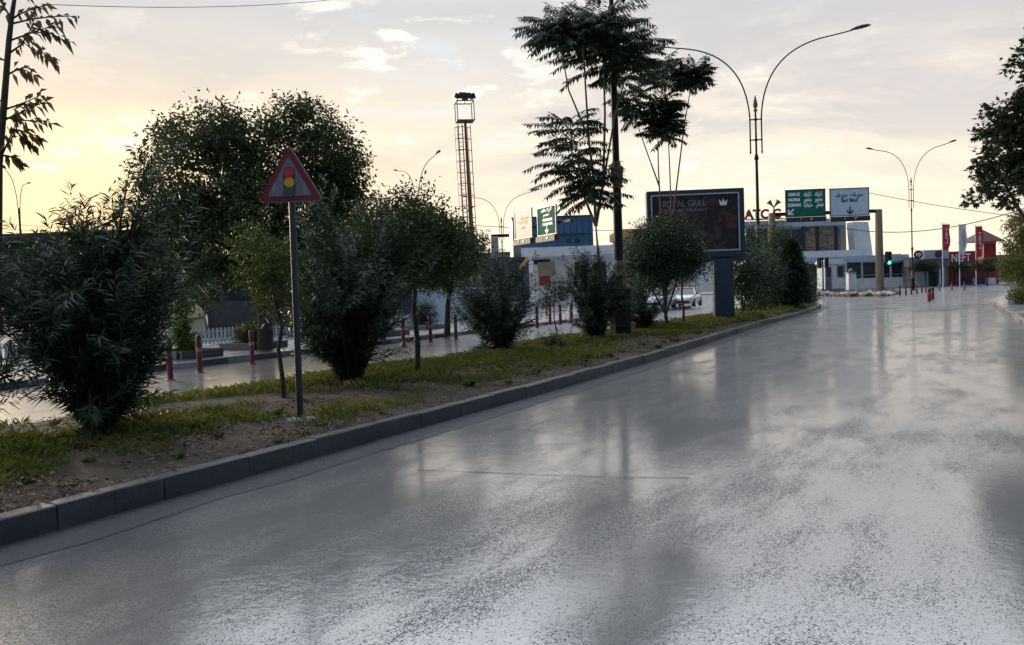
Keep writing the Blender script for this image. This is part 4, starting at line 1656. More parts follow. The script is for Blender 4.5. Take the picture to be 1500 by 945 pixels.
# --- red letters on the roof
r4 = bld('roof_sign', 1120, 148, 'row of large red roof letters behind the second street lamp', 'sign', W(1120, 322, 148).z)
q = text('ATC C', 2.3, MT['red_wall'], r4, (0, 0, 0.95), width=6.6, ext=0.15, bold=0.08)
q.name = 'lettering'
part(r4, 'mounting_rail', 'lamp_dark', lambda b: b.rect(1092, 1150, 320.5, 322, 0.3, 0.2))
# --- guard booth
r = bld('guard_booth', 1222.5, 101, 'small white guard booth with a domed roof on the junction island', 'booth', 0.3)
part(r, 'wall', 'white_wall', lambda b: (b.rect(1208.5, 1237, 386, 424, 0, 2.6)))
part(r, 'roof', 'white_wall', lambda b: b.quad([(1207, 386.5), (1207.5, 383), (1212, 380.5), (1222, 379.5), (1233, 380.3), (1238.5, 383), (1239.5, 386.5)], -0.2, 3.0))
d_ = part(r, 'door', 'sign_white', lambda b: b.rect(1209.5, 1218, 391, 423, -0.06, 0.06))
b = PB(r); b.rect(1211.5, 1217, 392.5, 405, -0.09, 0.028); b.build('pane', MT['glass'], d_)
wn = part(r, 'window', 'galv', lambda b: b.rect(1226, 1236.5, 388.5, 406, -0.05, 0.05))
b = PB(r); b.rect(1227.5, 1235.5, 390, 405, -0.08, 0.028); b.build('pane', MT['glass'], wn)
part(r, 'plinth', 'concrete', lambda b: b.rect(1208, 1238, 423, 427, -0.1, 2.8))
# --- stone pillar beside it
r = bld('gate_pillar', 1247, 120, 'short white gate pillar right of the guard booth', 'pillar', 0.14)
part(r, 'shaft', 'white_wall', lambda b: b.base(1243, 1254, 400, 0, 1.0))
part(r, 'cap', 'concrete', lambda b: b.rect(1242, 1255, 398.5, 400, -0.1, 1.2))
b = PB(r); c_ = bx(r, 1248.5, 398); b.lathe([(0.05, -0.3), (0.3, -0.1), (0.35, 0.1), (0.2, 0.35), (0.02, 0.4)], 10, 0, (c_[0], 0.5, c_[2] + 0.1)); b.build('lamp_globe', MT['sign_white'], r)

# --- canopied shop with round sign
r = bld('shop_building', 1362, 143, 'grey blue canopied shop with a round purple sign', z=0.14)
part(r, 'wall', 'grey_wall', lambda b: b.base(1332, 1389, 376, 0.6, 10))
part(r, 'canopy', 'pale_blue_wall', lambda b: b.rect(1354, 1390, 366, 379, -1.5, 3))
part(r, 'fascia', 'grey_wall', lambda b: b.rect(1332, 1392, 379, 390, -1.0, 2.0))
part(r, 'canopy_edge', 'lamp_gold', lambda b: b.rect(1340, 1378, 393.5, 395.5, -1.6, 2.0))
part(r, 'wall_panel', 'pale_blue_wall', lambda b: b.rect(1342, 1360, 398, 420, 0.2, 0.3))
for x0, x1 in ((1361.5, 1368), (1368.8, 1375)):
    part(r, 'window', 'glass_teal', lambda b: b.rect(x0, x1, 398, 418, 0.3, 0.2))
for x in (1377.5, 1382.5):
    part(r, 'column', 'white_wall', lambda b: b.rect(x - 0.9, x + 0.9, 392, 421, -1.2, 0.3))
c_ = bx(r, 1345.5, 373, -1.7)
b = PB(r)
R0 = 6.3 * (143 - 1.7) / F
b.prism(disc(c_[0], c_[2], R0, 28), -1.7, -1.45)
sg_ = b.build('round_sign', MT['purple'], r)
t_ = text('np', 1.0, MT['letter_white'], sg_, (c_[0], -1.72, c_[2] + 0.12), width=R0 * 1.25, bold=0.03)
c_ = bx(r, 1376, 372, -1.9)
b = PB(r); b.prism(disc(c_[0], c_[2], 0.62, 20), -1.9, -1.6); b.build('round_sign', MT['purple'], r)
# --- red filling station shop
r = bld('station_shop', 1420, 147, 'red filling station shop with white fascia letters', z=0.14)
part(r, 'wall', 'red_wall', lambda b: b.base(1383, 1463, 386, 0.6, 10))
part(r, 'fascia', 'red_wall', lambda b: b.rect(1390, 1432, 368, 386, -1.4, 2.4))
part(r, 'canopy_soffit', 'grey_wall', lambda b: b.rect(1386, 1450, 386, 390, -1.6, 2.8))
for x0, x1, m in ((1408, 1424, 'glass'), (1432, 1443, 'glass'), (1425, 1431, 'pale_blue_wall'), (1444.5, 1459, 'white_wall')):
    part(r, 'window' if 'glass' in m else 'panel', m, lambda b: b.rect(x0, x1, 407, 421, 0.3, 0.2))
for x in (1394.5, 1400):
    part(r, 'column', 'red_wall', lambda b: b.rect(x - 1, x + 1, 388, 421, -1.3, 0.4))
c_ = bx(r, 1408, 378, -1.5)
text('NEFT', 2.0, MT['letter_white'], r, (c_[0], -1.42, c_[2]), width=28 * 145.6 / F, bold=0.03)
# --- red tower with pyramid roof
r = bld('red_tower', 1449, 155, 'red tower with a brown pyramid roof behind the right hand flag', 'tower')
part(r, 'wall', 'red_paint', lambda b: b.base(1441, 1459, 357, 0, 2.4))
part(r, 'band', 'orange_wall', lambda b: b.rect(1440.5, 1459.5, 354, 357, -0.1, 2.7))
part(r, 'band', 'orange_wall', lambda b: b.rect(1440.5, 1459.5, 377.5, 380, -0.1, 2.7))
o = r.location
a = bx(r, 1419, 355); b2 = bx(r, 1466, 355); tp = bx(r, 1446, 336)
b = PB(r)
b.add([(a[0], -1.5, a[2]), (b2[0], -1.5, a[2]), (b2[0], 4.2, a[2]), (a[0], 4.2, a[2]), ((tp[0]), 1.3, tp[2])], [(0, 1, 4), (1, 2, 4), (2, 3, 4), (3, 0, 4), (3, 2, 1, 0)])
b.build('roof', MT['brown_tile'], r)
# --- flags
for i, (x, m, lm, y0, y1, lab) in enumerate([(1381.5, 'flag_red', 'letter_white', 328, 366, 'left red banner flag on a white pole by the red filling station'),
                                             (1406.0, 'flag_white', 'letter_grey', 329, 370, 'white banner flag between the two red ones'),
                                             (1430.0, 'flag_red', 'letter_white', 331, 376, 'right red banner flag on a white pole, in front of the red tower')]):
    Yf = 138
    p = W(x, 421, Yf)
    r = thing('banner_flag', (p.x, Yf, 0.0), 0, lab, 'flag', 'banner flags at the filling station')
    zt = W(x, y0, Yf).z; zb = W(x, y1, Yf).z
    b = MB(); b.tube([(0, 0, 0), (0, 0, zt + 0.15)], [0.1, 0.08], 8); b.tube([(0, 0, zt), (1.1, 0, zt + 0.02)], 0.04, 5); b.build('pole', MT['white_wall'], r)
    b = MB()
    nx, nz = 6, 16
    wv = 10.5 * Yf / F
    vs = []
    for yy in (0.0, 0.02):
        for j in range(nz + 1):
            for k in range(nx + 1):
                u, v = k / nx, j / nz
                ww = wv * (1 - 0.12 * math.sin(v * 7 + i)) * (1 if v < 0.8 else 1 - (v - 0.8))
                vs.append((0.06 + u * ww, 0.14 * math.sin(u * 4 + v * 5 + i) * u + yy, zt - 0.1 - v * (zt - zb)))
    fs = []
    n1 = (nx + 1) * (nz + 1)
    for j in range(nz):
        for k in range(nx):
            q = j * (nx + 1) + k
            fs.append((q, q + nx + 1, q + nx + 2, q + 1))
            fs.append((n1 + q, n1 + q + 1, n1 + q + nx + 2, n1 + q + nx + 1))
    b.add(vs, fs, 0, True)
    cl = b.build('cloth', MT[m], r)
    text('NEFT', 0.6, MT[lm], cl, (0.62, -0.16, (zt + zb) / 2), (R(90), R(90), 0), width=(zt - zb) * 0.6)

# --- left side buildings
r = bld('blue_building', 808, 122, 'flat roofed blue clad building behind the oblique road signs', z=0)
part(r, 'wall', 'blue_clad', lambda b: b.base(750, 868, 318, 0, 12))
for k in range(13):
    x = 752 + k * 9.2
    part(r, 'panel_joint', 'blue_joint', lambda b: b.rect(x, x + 0.7, 319, 357, -0.06, 0.06))
part(r, 'horizontal_band', 'blue_joint', lambda b: b.rect(750, 868, 343, 345.5, -0.12, 0.12))
part(r, 'roof_trim', 'lamp_dark', lambda b: b.rect(749, 869, 316.5, 318.3, -0.15, 0.4))
for x0 in (830, 842):
    part(r, 'window', 'glass', lambda b: b.rect(x0, x0 + 8, 349, 356, -0.07, 0.05))
r = bld('white_forecourt_building', 820, 92, 'low white building with a broad flat canopy below the blue building', z=0.1)
part(r, 'canopy', 'white_wall', lambda b: b.rect(762, 900, 361, 374, -1.5, 9))
part(r, 'wall', 'white_wall', lambda b: b.base(776, 905, 374, 3.0, 6))
part(r, 'opening', 'glass', lambda b: b.rect(782, 806, 380, 387, 2.9, 0.15))
part(r, 'wall_panel', 'beige_wall', lambda b: b.rect(788, 812, 384, 405, 2.85, 0.2))
part(r, 'red_panel', 'red_paint', lambda b: b.rect(790, 806, 405, 418, 2.7, 0.2))
for x in (842, 870):
    part(r, 'window', 'glass', lambda b: b.rect(x, x + 18, 384, 410, 2.9, 0.15))
r = bld('dark_shed', 745, 74, 'low shed with a dark roof and a pinkish corner post, left of the white canopy', z=0.1)
part(r, 'roof', 'dark_roof', lambda b: b.quad([(708, 378), (770, 376), (774, 402), (700, 404)], -1.0, 8))
part(r, 'wall', 'dark_wall', lambda b: b.base(705, 768, 403, 0.2, 6))
part(r, 'corner_post', 'flag_white', lambda b: b.base(774, 780, 371, -1.2, 0.4))
part(r, 'raking_strut', 'orange_wall', lambda b: b.quad([(760, 392), (774, 373), (775, 378), (764, 398)], -1.1, 0.2))
r = bld('tan_building', 935, 105, 'tan flat roofed building glimpsed between the lamp post and the billboard', z=0.1)
part(r, 'wall', 'beige_wall', lambda b: b.base(912, 1010, 346, 0, 10))
part(r, 'parapet', 'orange_wall', lambda b: b.rect(908, 1012, 334, 346, -0.5, 11))
r = bld('long_dark_building', 90, 130, 'long low dark building behind the oleanders at the left', z=0.1)
part(r, 'wall', 'dark_wall', lambda b: b.base(-260, 250, 356, 0, 12))
part(r, 'roof', 'dark_roof', lambda b: b.rect(-262, 253, 343, 356, -0.6, 13))
for k in range(6):
    part(r, 'window', 'glass', lambda b: b.rect(-60 + k * 48, -36 + k * 48, 375, 405, -0.05, 0.1))
p = W(152, 343, 136)
r = thing('water_tank', (p.x, 136, W(152, 343, 129.4).z), 0, 'small pale blue roof tank on the long dark building', 'tank')
b = MB(); b.box((0, 0, 0.34), (0.75, 0.75, 0.5), 0, None, 0.08); b.build('tank_body', MT['sign_white'], r)
b = MB(); b.lathe([(0.3, 0), (0.28, 0.12), (0.05, 0.16)], 12, 0, (0, 0, 0.58)); b.build('tank_lid', MT['pale_blue_wall'], r)
b = MB()
for sx in (-0.3, 0.3):
    b.box((sx, 0, 0.04), (0.08, 0.7, 0.12))
b.build('tank_stand', MT['lamp_dark'], r)
r.scale = (2.1, 2.1, 2.1)
# beige arched wall and dark boarding behind the pavement
r = bld('roadside_kiosk', 320, 37, 'dark boarded kiosk beside a beige wall with a curved end, behind the picket fence', z=0.1)
part(r, 'beige_wall', 'beige_wall', lambda b: b.quad([(246, 500), (246, 430), (268, 432), (284, 442), (296, 458), (301, 478), (303, 500)], 0, 0.3))
part(r, 'coping', 'kerb', lambda b: b.quad([(268, 468), (297, 464), (298, 467), (268, 471)], -0.06, 0.06))
part(r, 'dark_wall', 'dark_wall', lambda b: b.base(303, 470, 440, 0.2, 5))
part(r, 'plinth', 'kerb', lambda b: b.base(240, 472, 489, -0.25, 0.25))
r = bld('pale_wall', 660, 47, 'pale boundary wall behind the fence right of the red drinks cabinet', 'wall', z=0.1)
part(r, 'wall_panel', 'pale_blue_wall', lambda b: b.base(604, 720, 424, 0, 0.3))
part(r, 'coping', 'white_wall', lambda b: b.rect(602, 722, 422, 424, -0.1, 0.5))
r = bld('dark_boundary_wall', 520, 46, 'dark boundary wall behind the fence left of the red drinks cabinet', 'wall', z=0.1)
part(r, 'wall_panel', 'dark_wall', lambda b: b.base(455, 602, 410, 0, 0.3))
part(r, 'coping', 'kerb', lambda b: b.rect(454, 603, 408, 410, -0.05, 0.4))
# distant blocks closing the horizon
for (x0, x1, y0, Y, m, lab) in [(1060, 1175, 372, 210, 'grey_wall', 'distant grey block behind the panel building'),
                                (640, 752, 372, 190, 'grey_wall', 'distant grey block behind the dark shed'),
                                (860, 1065, 362, 200, 'white_wall', 'distant white block behind the billboard'),
                                (1455, 1640, 372, 175, 'beige_wall', 'distant beige block at the right behind the roadside trees'),
                                (-500, -80, 352, 150, 'grey_wall', 'distant block beyond the left edge of the dark building'),
                                (200, 640, 372, 160, 'dark_wall', 'distant dark block behind the big round tree')]:
    r = bld('distant_building', (x0 + x1) / 2, Y, lab, z=0.0)
    part(r, 'wall', m, lambda b: b.base(x0, x1, y0, 0, 14))
    part(r, 'parapet', 'concrete', lambda b: b.rect(x0 - 1, x1 + 1, y0 - 1.5, y0, -0.3, 14.6))
    for k in range(5):
        xx = x0 + (x1 - x0) * (0.08 + 0.19 * k)
        part(r, 'window', 'glass', lambda b: b.rect(xx, xx + (x1 - x0) * 0.08, y0 + 8, y0 + 20, -0.05, 0.1))

# ================================================================== PARKED CAR
def make_car(loc, rz, label, group=None):
    root = thing('parked_car', loc, rz, label, 'car', group)
    # body: loft of cross sections along x (front = +x)
    secs = [(-2.15, 0.62, 0.45, 0.82), (-2.05, 0.78, 0.32, 0.95), (-1.5, 0.86, 0.25, 1.0), (-0.9, 0.88, 0.22, 0.98), (0.5, 0.88, 0.22, 0.95), (1.2, 0.87, 0.23, 0.9), (1.8, 0.82, 0.26, 0.8), (2.08, 0.7, 0.34, 0.68), (2.16, 0.55, 0.42, 0.58)]
    vs, fs = [], []
    for (x, hw, zb, zt) in secs:
        zm = zb + (zt - zb) * 0.55
        vs += [(x, -hw * 0.92, zb), (x, -hw, zm), (x, -hw * 0.93, zt - 0.03), (x, -hw * 0.8, zt), (x, hw * 0.8, zt), (x, hw * 0.93, zt - 0.03), (x, hw, zm), (x, hw * 0.92, zb)]
    for i in range(len(secs) - 1):
        for k in range(8):
            j = (k + 1) % 8
            fs.append((i * 8 + k, i * 8 + 8 + k, i * 8 + 8 + j, i * 8 + j))
    fs += [tuple(range(8)), tuple(range(len(vs) - 1, len(vs) - 9, -1))]
    b = MB(); b.add(vs, fs, 0, True); b.build('body', MT['car_white'], root)
    def cabin(name, m, k, zlo, zhi, sh):
        b = MB()
        lo = [(-1.6 + sh, 0.8), (1.05 - sh, 0.8)]
        hi = [(-1.0, 0.62), (0.35, 0.62)]
        V_ = [(lo[0][0], -lo[0][1] * k, zlo), (lo[1][0], -lo[0][1] * k, zlo), (lo[1][0], lo[0][1] * k, zlo), (lo[0][0], lo[0][1] * k, zlo),
              (hi[0][0], -hi[0][1] * k, zhi), (hi[1][0], -hi[0][1] * k, zhi), (hi[1][0], hi[0][1] * k, zhi), (hi[0][0], hi[0][1] * k, zhi)]
        b.add(V_, [(3, 2, 1, 0), (4, 5, 6, 7), (0, 1, 5, 4), (1, 2, 6, 5), (2, 3, 7, 6), (3, 0, 4, 7)])
        return b.build(name, MT[m], root)
    cabin('windows', 'glass', 1.0, 0.9, 1.38, 0.0)
    b = MB(); b.box((-0.33, 0, 1.41), (1.42, 1.26, 0.07), 0, None, 0.03)
    for sg in (-1, 1):
        b.tube([(-1.58, sg * 0.8, 0.93), (-1.0, sg * 0.63, 1.39)], 0.04, 5)
        b.tube([(1.05, sg * 0.8, 0.93), (0.36, sg * 0.63, 1.39)], 0.035, 5)
        b.tube([(-0.3, sg * 0.81, 0.93), (-0.3, sg * 0.635, 1.39)], 0.04, 5)
    b.build('roof', MT['car_white'], root)
    for x in (-1.32, 1.35):
        for sg in (-1, 1):
            wv = thing_part = MB()
            wv.tube([(x, sg * 0.68, 0.31), (x, sg * 0.885, 0.31)], 0.31, 18)
            t_ = wv.build('wheel', MT['tyre'], root)
            rm = MB(); rm.tube([(x, sg * 0.88, 0.31), (x, sg * 0.9, 0.31)], 0.2, 14); rm.build('rim', MT['rim'], t_)
    for sg in (-1, 1):
        b = MB(); b.box((2.07, sg * 0.52, 0.62), (0.16, 0.3, 0.12), 0, None, 0.03); b.build('headlight', MT['bb_trim'], root)
        b = MB(); b.box((-2.1, sg * 0.55, 0.76), (0.12, 0.24, 0.14), 0, None, 0.03); b.build('tail_light', MT['red_paint'], root)
        b = MB(); b.box((0.75, sg * 0.95, 0.98), (0.12, 0.18, 0.12), 0, None, 0.03); b.build('mirror', MT['black'], root)
    b = MB(); b.box((2.1, 0, 0.4), (0.14, 1.2, 0.2), 0, None, 0.04); b.build('bumper', MT['black'], root)
    return root


p = G(1006, 449, 0.15)
make_car(p, ROADROT + math.pi + R(6), 'white parked car glimpsed between the bushes left of the billboard column')
p = G(965, 452, 0.15)
c2 = make_car(p, ROADROT + math.pi + R(2), 'pale parked car mostly hidden behind the dense bush left of the billboard')
p = G(1389, 420.5, 0.14)

# ================================================================== VEGETATION ON THE MEDIAN
def sc_at(p):
    return p.y / F          # metres per photograph pixel at that depth


# nearest oleander at the left
p = med_at(150, 640)
oleander(p, 2.7, 1.08, 44, 0.04, 'big dark oleander at the left, its lowest shoots fanning out above the bare soil', 0.17, 0.021,
         tall=[(0.25, 0.3, 2.75), (0.45, 0.1, 3.12), (0.62, 0.2, 3.07), (-0.2, 0.2, 2.40), (0.8, -0.1, 2.92), (0.1, -0.2, 2.40), (-0.5, 0.1, 2.35), (0.55, 0.35, 3.22), (0.9, 0.1, 2.82)], twigs=7)
q = ST(4.3, -9.3); q.z = 0.2
oleander(q, 2.55, 1.2, 40, 0.42, 'oleander cut by the left edge of the picture', 0.17, 0.021, twigs=7, lean=(-0.1, 0.1), shoots=0.0)
# young tree by the sign
p = med_at(416, 586)
k = sc_at(p)
clump_tree('young_tree', p, [(-12 * k, 0, 178 * k, 40 * k, 40 * k, 52 * k), (-22 * k, 0.1, 215 * k, 44 * k, 42 * k, 45 * k), (8 * k, -0.1, 140 * k, 30 * k, 30 * k, 32 * k)],
           'small yellow green tree with a bent stem just left of the warning sign post', 'tree', 'young trees on the planted strip', 70, 60, 0.22, (0.075, 0.034), 'leaf_yellowish', 0.035, None, 'bark',
           trunk_pts=[(0, 0, -0.05), (-0.01, 0, 0.35), (-0.05, 0, 0.75), (0.02, 0, 1.1), (-0.04, 0, 1.35)])
# oleander behind the sign
p = med_at(515, 566)
oleander(p, 3.5, 1.4, 46, 0.08, 'tall oleander between the warning sign and the young dark tree', 0.16, 0.022, twigs=6)
# young dark tree
p = med_at(611, 550)
k = sc_at(p)
clump_tree('young_tree', p, [(8 * k, 0, 190 * k, 82 * k, 70 * k, 55 * k), (-40 * k, 0.2, 215 * k, 50 * k, 50 * k, 45 * k), (48 * k, 0, 170 * k, 48 * k, 45 * k, 40 * k), (5 * k, 0.2, 235 * k, 40 * k, 40 * k, 40 * k)],
           'young tree with a straight dark stem and a wide open crown', 'tree', 'young trees on the planted strip', 240, 64, 0.32, (0.09, 0.04), 'leaf_big', 0.05, 1.7, 'bark')
# round oleander
p = med_at(735, 521)
oleander(p, 2.35, 1.05, 44, 0.05, 'round oleander bush standing in bright grass right of the young dark tree', 0.15, 0.022, twigs=6)
# sapling
p = med_at(815, 510)
k = sc_at(p)
clump_tree('sapling', p, [(0, 0, 80 * k, 26 * k, 22 * k, 18 * k), (-12 * k, 0, 62 * k, 14 * k, 14 * k, 10 * k), (3 * k, 0, 108 * k, 8 * k, 8 * k, 14 * k)],
           'thin little sapling with an umbrella of leaves left of the lamp base', 'tree', None, 34, 34, 0.16, (0.09, 0.03), 'leaf_oleander', 0.018, 1.05, 'bark')
p2 = med_at(812, 517)
oleander(p2, 0.32, 0.22, 8, 0.05, 'tuft of low leaves at the foot of the sapling', 0.11, 0.02, twigs=2, group='low leafy tufts')
# oleander left of lamp
p = med_at(872, 500)
oleander(p, 2.75, 0.85, 34, 0.05, 'upright oleander at the foot of the feathery tree, left of the lamp base', 0.15, 0.022, twigs=6)
p = med_at(942, 487)
oleander(p, 1.7, 0.7, 26, 0.05, 'small oleander just right of the lamp base', 0.15, 0.022, twigs=5)
p = med_at(925, 482)
oleander(p, 1.5, 0.6, 18, 0.1, 'low dark oleander behind the lamp base', 0.15, 0.022, twigs=5)

# feather leaved trees
p = med_at(884, 498)
k = sc_at(p)
ail = [
    ([(0, 0, -0.1), (-2 * k, 0, 90 * k), (-6 * k, 0, 165 * k)], 0.075, []),
    ([(-6 * k, 0, 165 * k), (-20 * k, 0.1, 205 * k), (-36 * k, 0.15, 255 * k), (-38 * k, 0.2, 322 * k)], 0.045, [(0.5, 1.0, 40, 1.25, 0.12), (0.3, 0.5, 10, 0.75, -0.1)]),
    ([(-6 * k, 0, 165 * k), (-8 * k, -0.2, 230 * k), (-14 * k, -0.3, 290 * k), (-18 * k, -0.3, 420 * k), (-20 * k, -0.3, 452 * k)], 0.05, [(0.16, 0.3, 14, 1.0, 0.0), (0.74, 1.0, 40, 1.3, 0.12)]),
    ([(-6 * k, 0, 165 * k), (8 * k, 0.2, 230 * k), (14 * k, 0.3, 330 * k), (14 * k, 0.3, 420 * k), (14 * k, 0.3, 470 * k)], 0.05, [(0.68, 1.0, 60, 1.5, 0.1)]),
    ([(8 * k, 0.2, 230 * k), (30 * k, 0.5, 330 * k), (52 * k, 0.6, 400 * k), (56 * k, 0.6, 440 * k)], 0.035, [(0.55, 1.0, 42, 1.25, 0.05)]),
    ([(-14 * k, -0.3, 290 * k), (-40 * k, -0.2, 360 * k), (-50 * k, -0.2, 425 * k), (-54 * k, -0.2, 455 * k)], 0.03, [(0.74, 1.0, 32, 1.15, 0.05)]),
]
ailanthus(p, ail, 'tall feathery leaved tree wrapped round the nearest lamp post', 'feather leaved trees')
p = med_at(977, 481)
k = sc_at(p)
ail = [
    ([(0, 0, -0.1), (-4 * k, 0, 150 * k), (-6 * k, 0, 230 * k), (-5 * k, 0, 330 * k)], 0.045, [(0.82, 1.0, 30, 0.78, 0.15)]),
    ([(-5 * k, 0, 205 * k), (-20 * k, 0, 250 * k), (-36 * k, 0, 300 * k), (-52 * k, 0, 345 * k)], 0.03, [(0.72, 1.0, 26, 0.74, 0.0)]),
    ([(4 * k, 0.1, 60 * k), (12 * k, 0.1, 150 * k), (11 * k, 0.1, 250 * k), (9 * k, 0.1, 330 * k)], 0.038, [(0.78, 1.0, 40, 0.78, 0.1)]),
    ([(12 * k, 0.1, 150 * k), (22 * k, 0.2, 210 * k), (36 * k, 0.2, 300 * k), (46 * k, 0.3, 345 * k), (50 * k, 0.3, 376 * k)], 0.035, [(0.8, 1.0, 44, 0.74, 0.25)]),
    ([(9 * k, 0.1, 330 * k), (4 * k, 0.1, 365 * k), (-2 * k, 0.1, 385 * k)], 0.03, [(0.3, 1.0, 30, 0.86, 0.1)]),
]
ailanthus(p, ail, 'group of bare slender stems with feathery tops in front of the billboard', 'feather leaved trees')
# dense bush in front of the billboard
k = sc_at(p)
clump_tree('dense_bush', p, [(-8 * k, 0, 108 * k, 54 * k, 50 * k, 46 * k), (30 * k, 0, 98 * k, 36 * k, 34 * k, 34 * k), (-34 * k, 0, 76 * k, 30 * k, 30 * k, 36 * k), (5 * k, 0, 136 * k, 40 * k, 36 * k, 28 * k), (-4 * k, 0.2, 60 * k, 12 * k, 14 * k, 22 * k)],
           'dense dark many stemmed bush hiding the lower left of the billboard', 'bush', None, 420, 75, 0.46, (0.12, 0.036), 'leaf_oleander', 0.07, 0.5, 'bark', shell=0.2)
p = med_at(1001, 476)
clump_tree('young_tree', p, [(0, 0, 2.2, 0.7, 0.7, 0.7)], 'thin straight stemmed young tree between the dense bush and the billboard column', 'tree', 'young trees on the planted strip', 40, 50, 0.28, (0.11, 0.035), 'leaf_oleander', 0.045, 1.6, 'bark')
# beyond the billboard
for (x, y, lobes, lab, m, nm, cat) in [
    (1085, 466, [(0, 0, 85, 34, 34, 50), (14, 0, 45, 30, 30, 30)], 'dark bush directly behind the billboard column', 'leaf_oleander', 'dense_bush', 'bush'),
    (1112, 457, [(0, 0, 35, 30, 30, 32), (8, 0, 62, 26, 26, 26)], 'dark rounded bush under the second street lamp', 'leaf_oleander', 'dense_bush', 'bush'),
    (1138, 453, [(0, 0, 70, 20, 20, 62), (-6, 0, 30, 22, 22, 26)], 'tall narrow dark shrub beside the left gantry post', 'leaf_big', 'dense_bush', 'bush'),
    (1180, 447, [(-2, 0, 20, 16, 18, 18), (-16, 0, 28, 18, 18, 20)], 'low bush at the tip of the planted strip', 'leaf_oleander', 'dense_bush', 'bush'),
]:
    p = med_at(x, y)
    k = sc_at(p)
    clump_tree(nm, p, [tuple(v * k for v in l) for l in lobes], lab, cat, 'bushes beyond the billboard', 130, 70, 0.6, (0.16, 0.05), m, 0.06, 0.3, 'bark', shell=0.2)


def conifer(loc, H, Rb, label):
    root = thing('conifer', loc, 0, label, 'tree')
    tr, lv = MB(), Leaves()
    tr.tube([(0, 0, -0.1), (0, 0, H * 0.5), (0, 0, H)], [0.1, 0.06, 0.015], 8)
    n = 34
    for i in range(n):
        z = H * (0.08 + 0.9 * i / n)
        rr = Rb * (1 - z / H) ** 0.8 + 0.12
        for b in range(9):
            a = b * 0.698 + i * 1.3 + RNG.uniform(-0.2, 0.2)
            L_ = rr * RNG.uniform(0.7, 1.1)
            P = curve((0, 0, z), (math.cos(a) * L_ * 0.5, math.sin(a) * L_ * 0.5, z - 0.02), (math.cos(a) * L_, math.sin(a) * L_, z + 0.12 * L_), 7)
            tr.tube([tuple(q) for q in P[::3]], [0.015, 0.01, 0.004], 3, cap=False)
            pos = np.repeat(P[1:], 8, 0)
            tan = unit(np.gradient(P, axis=0))[1:].repeat(8, 0)
            d = unit(tan * 0.7 + rvec(len(pos)) * 0.8)
            lv.kites(pos, d, rvec(len(pos)), 0.26 * RNG.uniform(0.6, 1.2, len(pos)), 0.055)
    lv.build('crown', MT['leaf_ailanthus'], root)
    tr.build('trunk', MT['bark'], root)


p = med_at(1161, 452)
conifer(p, 103 * sc_at(p), 32 * sc_at(p), 'layered conifer rising in front of the printed facade panels')

# ================================================================== TREES BEYOND THE LEFT ROAD
p = G(388, 512, 0.15)
k = sc_at(p)
clump_tree('round_tree', p, [(-70 * k, 0, 262 * k, 95 * k, 90 * k, 92 * k), (70 * k, 0.4, 275 * k, 88 * k, 85 * k, 90 * k), (0, -0.3, 180 * k, 150 * k, 110 * k, 80 * k), (-90 * k, -0.2, 120 * k, 80 * k, 70 * k, 50 * k), (60 * k, -0.2, 115 * k, 110 * k, 70 * k, 46 * k), (-118 * k, 0.2, 190 * k, 62 * k, 70 * k, 62 * k), (120 * k, 0.2, 215 * k, 46 * k, 60 * k, 62 * k), (-20 * k, 0.2, 300 * k, 60 * k, 60 * k, 55 * k), (60 * k, 0.2, 325 * k, 50 * k, 50 * k, 46 * k)],
           'big round crowned tree beyond the left road, behind the warning sign', 'tree', None, 980, 80, 0.52, (0.15, 0.07), 'leaf_big', 0.24, 2.6, 'bark', limbs=60, shell=0.3)
for (x, y, lobes, lab, n) in [
    (655, 489, [(-5, 0, 105, 55, 50, 42), (30, 0, 125, 36, 30, 34)], 'loose tree on the far pavement right of the young dark tree', 130),
    (560, 497, [(0, 0, 122, 70, 55, 42), (-30, 0, 100, 30, 40, 30)], 'dark tree on the far pavement behind the tall oleander', 130),
]:
    p = G(x, y, 0.15)
    if y > 530: p = G(x, 525, 0.15)
    k = sc_at(p)
    clump_tree('pavement_tree', p, [tuple(v * k for v in l) for l in lobes], lab, 'tree', 'trees on the far pavement', n * 2, 75, 0.45, (0.14, 0.06), 'leaf_big', 0.12, 1.6, 'bark', shell=0.25)
# planting in the kerbed squares
q = pls[0]
clump_tree('ivy_clad_trunk', q, [(0, 0, 0.9, 0.2, 0.2, 0.8), (0.1, 0, 0.4, 0.25, 0.22, 0.35), (-0.05, 0, 1.7, 0.2, 0.2, 0.5)], 'trunk wrapped in bright green ivy in the left planter', 'tree', None, 60, 60, 0.18, (0.09, 0.06), 'leaf_ivy', 0.1, 2.6, 'bark', shell=0.7)
for i, (w_, h_, lab, m) in enumerate([(0.75, 0.75, 'rounded grey green shrub in a planter behind the warning sign post', 'leaf_yellowish'), (0.7, 0.9, 'dark shrub in the planter behind the tall oleander', 'leaf_oleander'),
                                      (1.0, 1.5, 'broad dark shrub in the planter left of the red drinks cabinet', 'leaf_oleander'), (0.6, 1.2, 'dark shrub in the planter behind the young tree trunk', 'leaf_oleander')]):
    q = pls[i + 1]
    clump_tree('planter_shrub', q, [(0, 0, h_ * 0.55, w_ * 0.75, w_ * 0.7, h_ * 0.5)], lab, 'shrub', 'shrubs in the planters', 60, 70, 0.3, (0.12, 0.03), m, 0.04, 0.2, 'bark', shell=0.2)

# ================================================================== TREES AT THE EDGES
# left edge tree: slim trunk, sprays of drooping leaves to the right
q = ST(5.55, -10.35); q.z = 0.2
root = thing('edge_tree', q, 0, 'slim tree at the left edge with sprays of drooping leaves against the yellow sky', 'tree')
tr, lv = MB(), Leaves()
Yt = q.y
kk = Yt / F


def lw(x, y, dy=0.0):
    v = W(x, y, Yt + dy)
    return np.array([v.x - q.x, v.y - q.y, v.z - q.z])


